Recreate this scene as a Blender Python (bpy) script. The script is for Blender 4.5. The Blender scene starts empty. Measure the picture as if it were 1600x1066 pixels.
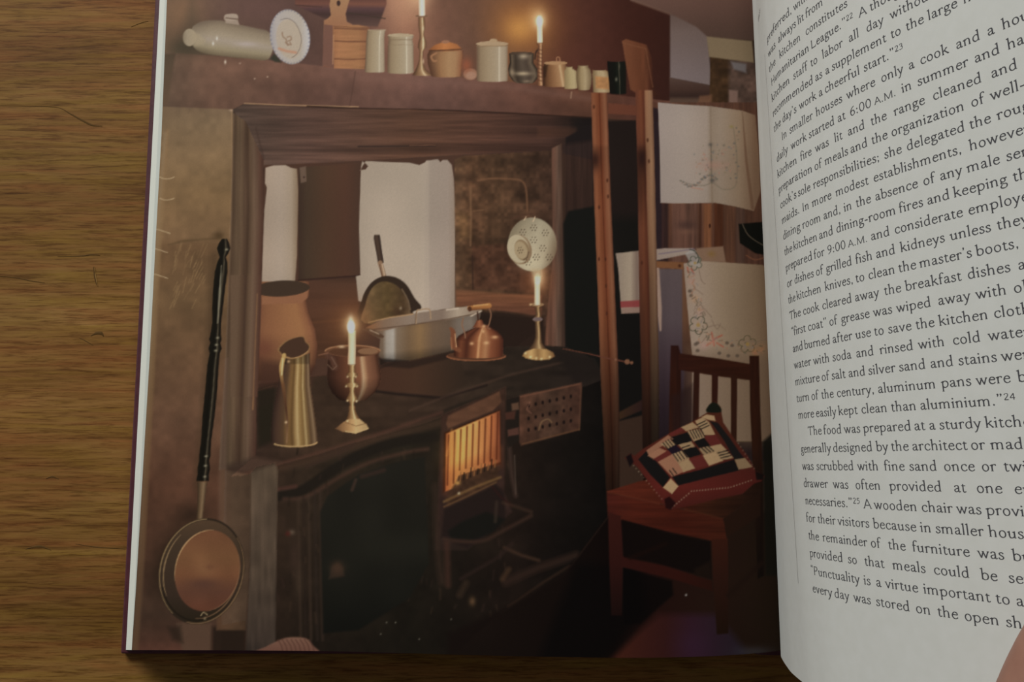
import bpy, math
import numpy as np

# ---------------------------------------------------------------- camera, light, exposure
F, TILT, HC, ZP = 1500.0, math.atan2(202, 1500.0), 0.3225, 0.013   # focal length (px of 1600), tilt, height over the page, page height
scene = bpy.context.scene
col = scene.collection
cam = bpy.data.cameras.new('camera'); cam.sensor_width = 36.0; cam.lens = F / 1600 * 36.0
cam.clip_start = 0.01
cam_ob = bpy.data.objects.new('camera', cam); col.objects.link(cam_ob)
cam_ob.location = (0, 0, ZP + HC); cam_ob.rotation_euler = (TILT, 0, 0)
scene.camera = cam_ob

world = bpy.data.worlds.new('room_light'); scene.world = world; world.use_nodes = True
bg = world.node_tree.nodes['Background']
bg.inputs[0].default_value = (0.93, 0.97, 1.0, 1); bg.inputs[1].default_value = 0.07

def area(name, loc, target, size, energy, colour):
    l = bpy.data.lights.new(name, 'AREA'); l.shape = 'RECTANGLE'; l.size, l.size_y = size
    l.energy = energy; l.color = colour
    o = bpy.data.objects.new(name, l); col.objects.link(o); o.location = loc
    from mathutils import Vector
    o.rotation_euler = (Vector(target) - Vector(loc)).to_track_quat('-Z', 'Y').to_euler()
    return o
area('window_light', (-0.95, 1.55, 0.98), (0, 0.05, 0), (1.0, 0.8), 36.0, (1.0, 0.985, 0.95))
area('side_fill_light', (-1.7, 0.15, 0.75), (0.05, 0.05, 0.05), (1.0, 0.8), 2.5, (0.97, 1.0, 1.0))  # added fill light from the left, brightens the fold and the page edges

scene.view_settings.view_transform = 'Standard'
scene.view_settings.look = 'None'
scene.view_settings.exposure = 0.0
scene.view_settings.gamma = 1.0
scene.view_settings.use_curve_mapping = False

# ---------------------------------------------------------------- helpers
def empty(name, loc=(0, 0, 0)):
    o = bpy.data.objects.new(name, None); col.objects.link(o); o.location = loc
    o.empty_display_size = 0.02
    return o

def mesh_obj(name, verts, faces, mat, parent=None, smooth=True, label=None):
    me = bpy.data.meshes.new(name)
    me.from_pydata([tuple(v) for v in verts], [], [tuple(f) for f in faces])
    if smooth: me.polygons.foreach_set('use_smooth', [True] * len(me.polygons))
    me.materials.append(mat); me.update()
    o = bpy.data.objects.new(name, me); col.objects.link(o)
    if parent: o.parent = parent
    if label: o['label'] = label
    return o

def np_mesh(name, V, Q, mat, parent=None, label=None, colours=None, smooth=True):
    """quads or triangles given as numpy arrays"""
    n = Q.shape[1]; me = bpy.data.meshes.new(name)
    me.vertices.add(len(V)); me.vertices.foreach_set('co', V.astype(np.float32).ravel())
    me.loops.add(Q.size); me.loops.foreach_set('vertex_index', Q.astype(np.int32).ravel())
    me.polygons.add(len(Q)); me.polygons.foreach_set('loop_start', np.arange(0, Q.size, n, dtype=np.int32))
    me.polygons.foreach_set('use_smooth', np.full(len(Q), smooth))
    me.update(calc_edges=True)
    if colours is not None:
        at = me.color_attributes.new('ink', 'FLOAT_COLOR', 'POINT')
        at.data.foreach_set('color', np.concatenate([colours, np.ones((len(colours), 1))], 1).astype(np.float32).ravel())
    me.materials.append(mat)
    o = bpy.data.objects.new(name, me); col.objects.link(o)
    if parent: o.parent = parent
    if label: o['label'] = label
    return o

def lin(c):
    c = np.asarray(c, float) / 255.0
    return np.where(c <= 0.04045, c / 12.92, ((c + 0.055) / 1.055) ** 2.4)

def material(name, colour, rough=0.6, spec=0.3):
    m = bpy.data.materials.new(name); m.use_nodes = True
    b = m.node_tree.nodes['Principled BSDF']
    b.inputs['Base Color'].default_value = (*lin(colour), 1)
    b.inputs['Roughness'].default_value = rough; b.inputs['Specular IOR Level'].default_value = spec
    return m

def noisy_material(name, c0, c1, scale, rough=0.6, spec=0.3, bump=0.0, stretch=(1, 1, 1)):
    m = material(name, c0, rough, spec); nt = m.node_tree; N = nt.nodes; Lk = nt.links
    b = N['Principled BSDF']
    tc = N.new('ShaderNodeTexCoord'); mp = N.new('ShaderNodeMapping'); mp.inputs['Scale'].default_value = stretch
    no = N.new('ShaderNodeTexNoise'); no.inputs['Scale'].default_value = scale; no.inputs['Detail'].default_value = 5
    cr = N.new('ShaderNodeValToRGB'); cr.color_ramp.elements[0].color = (*lin(c0), 1); cr.color_ramp.elements[1].color = (*lin(c1), 1)
    cr.color_ramp.elements[0].position = 0.3; cr.color_ramp.elements[1].position = 0.7
    Lk.new(tc.outputs['Object'], mp.inputs[0]); Lk.new(mp.outputs[0], no.inputs['Vector'])
    Lk.new(no.outputs['Fac'], cr.inputs[0]); Lk.new(cr.outputs[0], b.inputs['Base Color'])
    if bump:
        bp = N.new('ShaderNodeBump'); bp.inputs['Strength'].default_value = bump; bp.inputs['Distance'].default_value = 0.0005
        Lk.new(no.outputs['Fac'], bp.inputs['Height']); Lk.new(bp.outputs[0], b.inputs['Normal'])
    return m

ct, st = math.cos(TILT), math.sin(TILT)
def project(X, Y, Z):
    """world point -> pixel of the 1600 x 1066 photograph"""
    z = Z - ZP - HC
    yc = ct * Y + st * z; zc = -st * Y + ct * z
    return 800 + F * X / (-zc), 533 - F * yc / (-zc)
def ray(x, y):
    a, b = (x - 800) / F, -(y - 533) / F
    return a, ct * b + st, st * b - ct
def on_z(x, y, Z=0.0):
    """pixel -> point on a horizontal plane at height Z"""
    a, b, c = ray(x, y); t = (Z - ZP - HC) / c
    return a * t, b * t

def catmull(pts, n=8, closed=False):
    P = np.asarray(pts, float); m = len(P)
    out = []
    for i in range(m if closed else m - 1):
        if closed: p0, p1, p2, p3 = P[(i - 1) % m], P[i], P[(i + 1) % m], P[(i + 2) % m]
        else: p0, p1, p2, p3 = P[max(i - 1, 0)], P[i], P[i + 1], P[min(i + 2, m - 1)]
        for t in np.arange(n) / n:
            out.append(0.5 * (2 * p1 + (p2 - p0) * t + (2 * p0 - 5 * p1 + 4 * p2 - p3) * t * t + (3 * p1 - p0 - 3 * p2 + p3) * t ** 3))
    if not closed: out.append(P[-1])
    return np.array(out)

# ---------------------------------------------------------------- table
def wood_material():
    m = material('table_wood', (120, 84, 38), 0.6, 0.12); nt = m.node_tree; N = nt.nodes; Lk = nt.links
    b = N['Principled BSDF']; tc = N.new('ShaderNodeTexCoord')
    def noise(scale, stretch, detail=6, rough=0.6, dist=0.0):
        mp = N.new('ShaderNodeMapping'); mp.inputs['Scale'].default_value = stretch
        no = N.new('ShaderNodeTexNoise'); no.inputs['Scale'].default_value = scale; no.inputs['Detail'].default_value = detail
        no.inputs['Roughness'].default_value = rough; no.inputs['Distortion'].default_value = dist
        Lk.new(tc.outputs['Object'], mp.inputs[0]); Lk.new(mp.outputs[0], no.inputs['Vector']); return no.outputs['Fac']
    def ramp(fac, stops):
        r = N.new('ShaderNodeValToRGB'); el = r.color_ramp.elements
        while len(el) < len(stops): el.new(0.5)
        for e, (p, c) in zip(el, stops): e.position = p; e.color = (*lin(c), 1)
        Lk.new(fac, r.inputs[0]); return r.outputs[0]
    def mul(a, c, f):
        x = N.new('ShaderNodeMix'); x.data_type = 'RGBA'; x.blend_type = 'MULTIPLY'; x.inputs[0].default_value = f
        Lk.new(a, x.inputs[6]); Lk.new(c, x.inputs[7]); return x.outputs[2]
    broad = noise(9, (0.55, 5.0, 1), 3, 0.5, 0.4)
    fine = noise(60, (0.55, 7.0, 1), 8, 0.66, 0.8)
    pores = noise(210, (0.45, 7.0, 1), 4, 0.7)
    blot = noise(14, (1, 1, 1), 3)
    tint = noise(34, (0.5, 7.0, 1), 4, 0.6, 0.5)
    c1 = ramp(broad, [(0.30, (140, 102, 59)), (0.5, (161, 122, 71)), (0.72, (176, 139, 86))])
    c2 = ramp(fine, [(0.30, (172, 150, 124)), (0.48, (232, 222, 208)), (0.68, (255, 252, 246))])
    c3 = ramp(pores, [(0.36, (168, 148, 128)), (0.50, (246, 244, 242)), (0.7, (255, 255, 255))])
    c4 = ramp(blot, [(0.3, (228, 232, 222)), (0.7, (255, 248, 244))])
    c5 = ramp(tint, [(0.34, (255, 236, 232)), (0.5, (250, 248, 240)), (0.66, (250, 255, 218))])
    o = mul(mul(mul(mul(c1, c2, 0.9), c3, 0.75), c4, 1.0), c5, 1.0)
    Lk.new(o, b.inputs['Base Color'])
    bp = N.new('ShaderNodeBump'); bp.inputs['Strength'].default_value = 0.25; bp.inputs['Distance'].default_value = 0.0004
    Lk.new(fine, bp.inputs['Height']); Lk.new(bp.outputs[0], b.inputs['Normal'])
    return m
M_wood = wood_material()
M_scr = material('table_scratch', (96, 70, 36), 0.8, 0.1)
M_scr2 = material('table_splinter', (190, 150, 88), 0.6, 0.2)

def box(x0, x1, y0, y1, z0, z1, bev=0.0):
    v = [(x, y, z) for z in (z0, z1) for y in (y0, y1) for x in (x0, x1)]
    f = [(0, 2, 3, 1), (4, 5, 7, 6), (0, 1, 5, 4), (2, 6, 7, 3), (0, 4, 6, 2), (1, 3, 7, 5)]
    return v, f
def bevel(o, w, seg=2):
    mod = o.modifiers.new('bevel', 'BEVEL'); mod.width = w; mod.segments = seg; mod.limit_method = 'ANGLE'
    return o

TX0, TX1, TY0, TY1 = -0.72, 0.72, -0.36, 0.52
table = empty('wooden_table', (0, 0, -0.74))
table['label'] = 'brown grained wooden table under the open book'; table['category'] = 'table'
def tpart(name, v, f, mat, **k):
    return mesh_obj(name, [(a, b, c + 0.74) for a, b, c in v], f, mat, table, **k)
bevel(tpart('table_top', *box(TX0, TX1, TY0, TY1, -0.028, 0.0), M_wood, smooth=False), 0.004, 3)
for sx in (TX0 + 0.05, TX1 - 0.11):
    for sy in (TY0 + 0.05, TY1 - 0.11):
        bevel(tpart('leg', *box(sx, sx + 0.06, sy, sy + 0.06, -0.74, -0.028), M_wood, smooth=False), 0.004)
for y in (TY0 + 0.07, TY1 - 0.09):
    bevel(tpart('apron', *box(TX0 + 0.11, TX1 - 0.11, y, y + 0.02, -0.11, -0.028), M_wood, smooth=False), 0.002)
def scratch(pts, widths, mat, name='scratch', z=0.0001):
    P = catmull([on_z(*p) for p in pts], 6); W = np.interp(np.linspace(0, 1, len(P)), np.linspace(0, 1, len(widths)), widths) * 0.000226
    T = np.gradient(P, axis=0); T /= np.linalg.norm(T, axis=1)[:, None]; Nn = np.stack([-T[:, 1], T[:, 0]], 1)
    a, b = P + Nn * W[:, None] / 2, P - Nn * W[:, None] / 2
    n = len(P)
    v = [(*q, 0.0) for q in a] + [(*q, z + w * 0.12) for q, w in zip(P, W)] + [(*q, 0.0) for q in b]
    f = [(i, i + 1, n + i + 1, n + i) for i in range(n - 1)] + [(n + i, n + i + 1, 2 * n + i + 1, 2 * n + i) for i in range(n - 1)]
    tpart(name, v, f, mat)
scratch([(0, 165), (50, 166), (90, 168), (110, 178), (130, 189), (145, 196), (160, 197)], [0.3, 0.5, 0.8, 2.4, 3.4, 3.4, 0.5], M_scr)
scratch([(0, 432), (25, 434), (48, 439), (70, 442)], [0.6, 1.5, 1.8, 0.4], M_scr)
scratch([(90, 401), (128, 400), (142, 398), (156, 399)], [0.5, 2.2, 3.0, 0.4], M_scr)
scratch([(146, 417), (148, 432), (151, 446)], [0.8, 3.0, 0.8], M_scr)
scratch([(147.6, 417), (149.6, 432), (152.4, 447)], [0.5, 1.3, 0.6], M_scr2, 'splinter', 0.0003)
scratch([(142, 525), (150, 521), (158, 521), (162, 526)], [0.6, 4.4, 5.5, 0.5], M_scr)
scratch([(124, 528), (134, 533), (146, 540)], [0.5, 1.6, 0.5], M_scr)
scratch([(72, 748), (82, 745), (92, 749)], [0.5, 3.0, 0.5], M_scr)
scratch([(205, 42), (220, 36), (232, 33)], [0.4, 1.3, 0.4], M_scr)
scratch([(40, 858), (62, 854), (80, 860)], [0.5, 4.0, 0.5], M_scr)
scratch([(118, 850), (150, 855), (196, 858)], [0.4, 1.4, 0.4], M_scr)

# ---------------------------------------------------------------- book
YB, YT = -0.0579, 0.212            # lower and upper page edge
book = empty('open_book', (0, 0, 0))
book['label'] = 'open hardback book with a kitchen photograph page facing a text page'; book['category'] = 'book'
M_paper = noisy_material('page_paper', (211, 213, 207), (215, 217, 212), 300, 0.55, 0.25)
M_edge = noisy_material('page_edges', (224, 229, 218), (230, 235, 226), 900, 0.7, 0.15, 0.2, (0.05, 0.05, 6))
M_cover = noisy_material('maroon_cover', (72, 34, 42), (86, 42, 50), 260, 0.5, 0.3, 0.2)
M_text = material('black_ink', (74, 74, 78), 0.6, 0.2)
M_rule = material('grey_ink', (150, 148, 142), 0.6, 0.2)

# left page: height over the page plane along X
LX = np.array([-0.1300, -0.1235, -0.0900, -0.0620, -0.0350, -0.0060, 0.0200, 0.0400, 0.0600, 0.0750, 0.0850, 0.0900])
LZ = np.array([0.0, 0.0, 0.0004, 0.0018, 0.0052, 0.0095, 0.0120, 0.0129, 0.0108, 0.0066, 0.0020, -0.0020])
_A = catmull(np.stack([LX, LZ], 1), 12)
def left_z(X): return ZP + np.interp(X, _A[:, 0], _A[:, 1])

def cover_board(name, x0, x1):
    return bevel(mesh_obj(name, *box(x0, x1, YB - 0.0031, YT + 0.003, 0.0, 0.0028), M_cover, book, smooth=False), 0.0006, 2)
cover_board('front_cover', -0.1312, 0.083)
cover_board('back_cover', 0.097, 0.3055)
# rounded spine under the gutter
n = 14; a = np.linspace(0, math.pi, n)
prof = [(0.090 - 0.0085 * math.cos(t), 0.0028 - 0.0 + 0.0026 * math.sin(t)) for t in a] + [(0.0985, 0.0), (0.0815, 0.0)]
v = [(x, y, z) for y in (YB - 0.0031, YT + 0.003) for x, z in prof]; k = len(prof)
f = [(i, (i + 1) % k, k + (i + 1) % k, k + i) for i in range(k)] + [tuple(range(k))[::-1], tuple(range(k, 2 * k))]
mesh_obj('spine', v, f, M_cover, book, smooth=False)

def page_block(name, xs, top, foot, mat):
    """solid stack of pages: top surface follows top(x), bottom at the cover; foot shifts the outer lower edge"""
    v, f = [], []
    m = len(xs)
    for y in (YB, YT):
        for i, x in enumerate(xs): v.append((x, y, top(x)))
        for i, x in enumerate(xs): v.append((x + foot(x), y * (1.031 if y < 0 else 1.008), 0.0028))
    o = 2 * m
    for i in range(m - 1):
        f += [(i, i + 1, o + i + 1, o + i), (m + i + 1, m + i, o + m + i, o + m + i + 1), (i + 1, i, m + i, m + i + 1), (o + i, o + i + 1, o + m + i + 1, o + m + i)]
    f += [(0, o, o + m, m), (m - 1, 2 * m - 1, o + 2 * m - 1, o + m - 1)]
    return mesh_obj(name, v, f, mat, book, smooth=False)

# ---------------------------------------------------------------- the printed photograph: ink laid down shape by shape
CX0, CY0, CW, CH = 180, -225, 1085, 1275
INK = np.zeros((CH, CW, 3)); IDS = np.zeros((CH, CW), np.int32)
XX, YY = np.meshgrid(np.arange(CW) + CX0 + 0.0, np.arange(CH) + CY0 + 0.0)
ITEMS = [('printed_picture', 'dim kitchen interior printed on the glossy page')]
CUR = [0]
def item(name, label=None):
    ITEMS.append((name, label)); CUR[0] = len(ITEMS) - 1
def back(): CUR[0] = 0

_nz = {}
def vnoise(sx, sy, seed):
    """smooth value noise over the canvas, -1..1, cells sx by sy pixels"""
    key = (sx, sy, seed)
    if key not in _nz:
        r = np.random.RandomState(seed); g = r.uniform(-1, 1, (int(CH / sy) + 3, int(CW / sx) + 3))
        y = np.arange(CH) / sy; x = np.arange(CW) / sx
        iy, ix = y.astype(int), x.astype(int); fy, fx = y - iy, x - ix
        fy = fy * fy * (3 - 2 * fy); fx = fx * fx * (3 - 2 * fx)
        a = g[iy][:, ix] * (1 - fx) + g[iy][:, ix + 1] * fx
        b = g[iy + 1][:, ix] * (1 - fx) + g[iy + 1][:, ix + 1] * fx
        _nz[key] = a * (1 - fy)[:, None] + b * fy[:, None]
    return _nz[key]

def window(x0, x1, y0, y1):
    i0, i1 = max(0, int(math.floor(y0 - CY0))), min(CH, int(math.ceil(y1 - CY0)) + 1)
    j0, j1 = max(0, int(math.floor(x0 - CX0))), min(CW, int(math.ceil(x1 - CX0)) + 1)
    return (slice(i0, max(i0, i1)), slice(j0, max(j0, j1)))

def ramp1(t, stops):
    p = [s[0] for s in stops]; c = np.array([s[1] for s in stops], float)
    return np.stack([np.interp(t, p, c[:, k]) for k in range(3)], -1)

def shade(w, spec):
    """spec: colour | ('v', (y,c),...) | ('h', (x,c),...) | callable(x, y)"""
    x, y = XX[w], YY[w]
    if callable(spec): return spec(x, y)
    if isinstance(spec[0], str): return ramp1(y if spec[0] == 'v' else x, spec[1:])
    return np.broadcast_to(np.array(spec, float), x.shape + (3,))

def lay(w, cov, spec, a=1.0, tex=None, mark=True):
    c = shade(w, spec)
    if tex is not None:
        for sx, sy, amp, seed in tex: c = c * (1 + amp * vnoise(sx, sy, seed)[w])[..., None]
    k = (cov * a)[..., None]
    INK[w] = INK[w] * (1 - k) + c * k
    if mark and CUR[0]: IDS[w] = np.where(cov > 0.5, CUR[0], IDS[w])

def poly(pts, spec, soft=1.4, a=1.0, tex=None, sm=0, mark=True):
    P = catmull(pts, sm, True) if sm else np.asarray(pts, float)
    w = window(P[:, 0].min() - soft - 1, P[:, 0].max() + soft + 1, P[:, 1].min() - soft - 1, P[:, 1].max() + soft + 1)
    x, y = XX[w], YY[w]
    if not x.size: return
    d = np.full(x.shape, 1e9); ins = np.zeros(x.shape, bool)
    for (x0, y0), (x1, y1) in zip(P, np.roll(P, -1, 0)):
        ex, ey = x1 - x0, y1 - y0; L2 = ex * ex + ey * ey + 1e-12
        t = np.clip(((x - x0) * ex + (y - y0) * ey) / L2, 0, 1)
        d = np.minimum(d, (x - x0 - t * ex) ** 2 + (y - y0 - t * ey) ** 2)
        if y0 != y1:
            cr = ((y0 > y) != (y1 > y)) & (x < ex * (y - y0) / ey + x0); ins ^= cr
    d = np.sqrt(d); d = np.where(ins, d, -d)
    lay(w, np.clip(d / soft + 0.5, 0, 1), spec, a, tex, mark)

def line(pts, width, spec, soft=1.2, a=1.0, sm=0, mark=True):
    P = catmull(pts, sm) if sm else np.asarray(pts, float)
    W = np.full(len(P), float(width)) if np.isscalar(width) else np.interp(np.linspace(0, 1, len(P)), np.linspace(0, 1, len(width)), width)
    m = W.max() / 2 + soft + 1
    w = window(P[:, 0].min() - m, P[:, 0].max() + m, P[:, 1].min() - m, P[:, 1].max() + m)
    x, y = XX[w], YY[w]
    if not x.size: return
    cov = np.zeros(x.shape)
    for i in range(len(P) - 1):
        (x0, y0), (x1, y1) = P[i], P[i + 1]; ex, ey = x1 - x0, y1 - y0
        t = np.clip(((x - x0) * ex + (y - y0) * ey) / (ex * ex + ey * ey + 1e-12), 0, 1)
        d = np.hypot(x - x0 - t * ex, y - y0 - t * ey); ww = W[i] + t * (W[i + 1] - W[i])
        cov = np.maximum(cov, np.clip((ww / 2 - d) / soft + 0.5, 0, 1) * np.clip(ww, 0, 1))
    lay(w, cov, spec, a, None, mark)

def oval(cx, cy, rx, ry, spec, soft=1.3, a=1.0, rot=0.0, tex=None, mark=True):
    r = max(rx, ry) + soft + 2; w = window(cx - r, cx + r, cy - r, cy + r)
    x, y = XX[w] - cx, YY[w] - cy; c, s = math.cos(rot), math.sin(rot)
    u, v = (c * x + s * y) / rx, (-s * x + c * y) / ry
    q = np.sqrt(u * u + v * v) + 1e-9; d = (1 - q) * np.sqrt(x * x + y * y) / q
    d = np.where(q < 1e-3, min(rx, ry), d)
    lay(w, np.clip(d / soft + 0.5, 0, 1), spec, a, tex, mark)

def glow(cx, cy, rx, ry, colr, a, rot=0.0):
    r = 3 * max(rx, ry); w = window(cx - r, cx + r, cy - r, cy + r)
    x, y = XX[w] - cx, YY[w] - cy; c, s = math.cos(rot), math.sin(rot)
    u, v = (c * x + s * y) / rx, (-s * x + c * y) / ry
    lay(w, np.exp(-(u * u + v * v)), colr, a, None, False)

def turned(axis, stops, soft=1.2, bow=0.0, a=1.0, tex=None, vshade=None):
    """a turned (round) thing: axis = [(y, x_centre, half_width)...], stops = colours over -1..1 across"""
    A = np.array(sorted(axis), float); y0, y1 = A[0, 0], A[-1, 0]; m = A[:, 2].max() + 2
    w = window(A[:, 1].min() - m, A[:, 1].max() + m, y0 - 2, y1 + bow + 2)
    x, y = XX[w], YY[w]
    xc = np.interp(y, A[:, 0], A[:, 1]); hw = np.interp(y, A[:, 0], A[:, 2])
    u = np.clip((x - xc) / np.maximum(hw, 0.3), -1, 1)
    ye = y - bow * np.sqrt(np.maximum(0, 1 - u * u))
    xc = np.interp(ye, A[:, 0], A[:, 1]); hw = np.interp(ye, A[:, 0], A[:, 2])
    u = np.clip((x - xc) / np.maximum(hw, 0.3), -1, 1)
    cov = np.clip((hw - np.abs(x - xc)) / soft + 0.5, 0, 1) * np.clip((ye - y0) / soft + 0.5, 0, 1) * np.clip((y1 - ye) / soft + 0.5, 0, 1)
    c = ramp1(u, stops)
    if vshade is not None: c = c * np.interp(y, [p[0] for p in vshade], [p[1] for p in vshade])[..., None]
    lay(w, cov, lambda a_, b_: c, a, tex)

GRAIN_H = [(60, 3, 0.10, 1), (25, 1.6, 0.06, 2), (140, 9, 0.10, 3)]
GRAIN_V = [(3, 60, 0.10, 4), (1.6, 30, 0.06, 5), (8, 140, 0.10, 6)]
MOTTLE = [(26, 26, 0.07, 7), (9, 9, 0.05, 8), (60, 60, 0.06, 9)]
ROUGH = [(14, 14, 0.22, 10), (5, 5, 0.14, 11), (40, 40, 0.16, 12)]
SOFTN = [(70, 70, 0.06, 13)]

# -- the room ------------------------------------------------------------------------------------
poly([(170, -240), (1270, -240), (1270, 1060), (170, 1060)], (58, 42, 34), mark=False)
item('printed_chimney_wall', 'dark red-brown chimney wall printed above the mantel shelf')
poly([(170, -240), (900, -240), (986, 0), (1047, 21), (1048, 170), (930, 150), (170, 90)],
     ('h', (255, (112, 92, 74)), (300, (108, 86, 72)), (360, (98, 76, 68)), (470, (88, 66, 60)), (560, (100, 72, 64)), (640, (138, 98, 80)),
      (690, (112, 80, 66)), (740, (94, 68, 56)), (800, (112, 78, 58)), (880, (88, 52, 42)), (960, (70, 40, 33)), (1047, (58, 33, 28))), tex=SOFTN + [(9, 9, 0.03, 8)])
glow(285, 25, 30, 40, (132, 102, 78), 0.7); glow(1010, 60, 60, 90, (62, 32, 26), 0.4)
glow(420, 10, 60, 30, (102, 76, 72), 0.6)
glow(628, -10, 34, 60, (196, 150, 122), 0.75); glow(655, -20, 18, 30, (236, 200, 160), 0.8)
glow(818, 40, 52, 48, (168, 112, 62), 0.75); glow(812, 44, 22, 20, (205, 150, 84), 0.75); glow(840, 28, 16, 20, (236, 190, 130), 0.6)
glow(800, -40, 80, 50, (126, 84, 60), 0.4)
poly([(300, 0), (275, 70), (262, 84), (262, 95), (330, 92)], (92, 78, 64), 18, 0.7, mark=False)
back()
item('printed_ceiling', 'brownish ceiling printed in the corner of the photograph')
poly([(900, -240), (1270, -240), (1270, 70), (1105, 58), (1088, 48), (1047, 21), (986, 0)], ('v', (-200, (120, 94, 84)), (0, (112, 86, 78)), (60, (96, 76, 68))), 2, tex=SOFTN)
line([(986, 0), (1047, 22)], 3, (128, 102, 90), 3, 0.7)
item('printed_alcove_wall', 'pale grey wall printed beside the chimney')
poly([(1047, 21), (1088, 42), (1106, 58), (1112, 134), (1047, 122)], ('v', (20, (108, 90, 84)), (50, (128, 112, 108)), (120, (140, 128, 130))), 3, tex=SOFTN)
back()
poly([(1046, 121), (1112, 134), (1112, 176), (1046, 165)], ('v', (120, (92, 72, 66)), (140, (74, 54, 48)), (150, (58, 42, 38)), (156, (92, 72, 62)), (170, (96, 76, 66))), 2.5)
item('printed_cupboard', 'dark mottled cupboard with a pale lintel printed beside the cloths')
poly([(1110, 88), (1180, 98), (1200, 190), (1108, 180)], ('h', (1105, (84, 60, 40)), (1135, (78, 56, 38)), (1142, (98, 78, 70)), (1180, (104, 82, 74))), 2, tex=ROUGH)
poly([(1104, 57), (1175, 64), (1178, 98), (1108, 89)], (146, 128, 104), 2.5, tex=SOFTN)
poly([(1142, 96), (1166, 100), (1166, 114), (1146, 108)], (124, 118, 122), 4)
poly([(1139, 140), (1153, 142), (1152, 172), (1139, 170)], (138, 112, 104), 3)
poly([(1093, 150), (1112, 148), (1112, 172), (1090, 166)], (124, 88, 68), 4, 0.8)
back()

item('printed_plaster_wall', 'scratched beige plaster wall printed beside the range')
poly([(170, 160), (364, 168), (364, 400), (352, 720), (345, 1030), (170, 1030)],
     ('v', (165, (120, 104, 88)), (190, (130, 114, 94)), (300, (128, 108, 82)), (370, (128, 106, 82)), (385, (114, 92, 70)), (470, (112, 92, 70)), (560, (106, 84, 66)),
      (660, (104, 80, 66)), (760, (92, 66, 54)), (860, (74, 54, 45)), (960, (74, 58, 50)), (1000, (80, 58, 50)), (1020, (96, 66, 58))), 2, tex=MOTTLE)
for k in range(46):
    r = np.random.RandomState(100 + k); x, y = r.uniform(268, 322), r.uniform(384, 480); l = r.uniform(6, 26); s = r.uniform(0.2, 0.6)
    line([(x + l * s / 2, y - l / 2), (x - l * s / 2, y + l / 2)], 1.1, (158, 136, 102), 1.2, r.uniform(0.2, 0.6))
line([(262, 383), (285, 377), (318, 374), (345, 372)], [1, 4, 2, 3], (88, 74, 54), 3, 0.6)
glow(342, 368, 9, 6, (74, 60, 42), 0.8)
line([(362, 172), (363, 250), (361, 340), (359, 372)], 2.5, (150, 128, 104), 2, 0.6)
glow(361, 171, 3, 3, (190, 170, 156), 0.8)
line([(262, 205), (251, 330), (243, 460), (236, 600), (228, 750), (220, 900), (212, 1016)], [5, 9, 9, 9, 9, 9, 8], ('v', (200, (140, 118, 92)), (400, (142, 122, 94)), (700, (118, 96, 72)), (1000, (98, 78, 62))), 5, 0.75)
line([(258, 210), (248, 330), (240, 460), (232, 600), (224, 750), (214, 913), (208, 1016)], 5, ('v', (200, (150, 134, 112)), (500, (140, 126, 104)), (1000, (96, 80, 64))), 4, 0.5)
for x, y in ((262, 279), (262, 312), (256, 360), (252, 390), (252, 430)):
    line([(x - 12, y - 2), (x - 2, y + 1), (x + 10, y - 2 if y < 340 else y + 5)], 1.3, (196, 182, 156), 1.0, 0.8, sm=4)
poly([(276, 975), (288, 972), (330, 975), (332, 1020), (286, 1022)], (92, 74, 64), 6, 0.9)
poly([(332, 980), (384, 970), (384, 1025), (330, 1025)], (40, 32, 27), 8, 0.9)
poly([(262, 980), (282, 978), (286, 1005), (270, 1000)], (44, 36, 30), 8, 0.7)
back()

item('printed_mantel_shelf', 'long worn mantel shelf printed across the photograph')
poly([(170, 76), (274, 83), (400, 92), (520, 105), (660, 117), (800, 128), (940, 146), (1047, 158), (1047, 192), (925, 184), (800, 177), (640, 170), (520, 169), (382, 162), (364, 171), (170, 163)],
     lambda x, y: ramp1(x, [(255, (96, 84, 70)), (268, (104, 88, 74)), (330, (110, 88, 74)), (500, (104, 80, 70)), (680, (104, 80, 72)), (820, (96, 70, 60)), (930, (86, 60, 48)), (1000, (84, 56, 48)), (1047, (96, 70, 60))])
     * np.interp(y - (83 + (x - 274) * 0.0945), [0, 12, 30, 60, 85], [1.12, 1.1, 0.99, 0.97, 0.95])[..., None], 1.8, tex=MOTTLE)
poly([(170, 85), (274, 84), (262, 165), (170, 165)], ('v', (84, (82, 74, 60)), (165, (100, 84, 68))), 4, 0.85)
line([(555, 112), (551, 140), (546, 168)], 2, (84, 64, 56), 2, 0.6)
line([(382, 161.5), (440, 164), (560, 167)], 1.6, (176, 150, 116), 1.3, 0.9)
line([(480, 166), (560, 169.5), (700, 172.5), (800, 177), (925, 184)], 2.2, (46, 32, 26), 1.6, 0.9)
line([(893, 144), (892, 153)], 2, (190, 170, 140), 1.6, 0.7)
line([(560, 120), (800, 137), (935, 156)], 8, (124, 98, 88), 8, 0.35)
for x, y in ((375, 99), (418, 120), (398, 123)): glow(x, y, 1.4, 1.2, (200, 185, 165), 0.8)
back()

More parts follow.
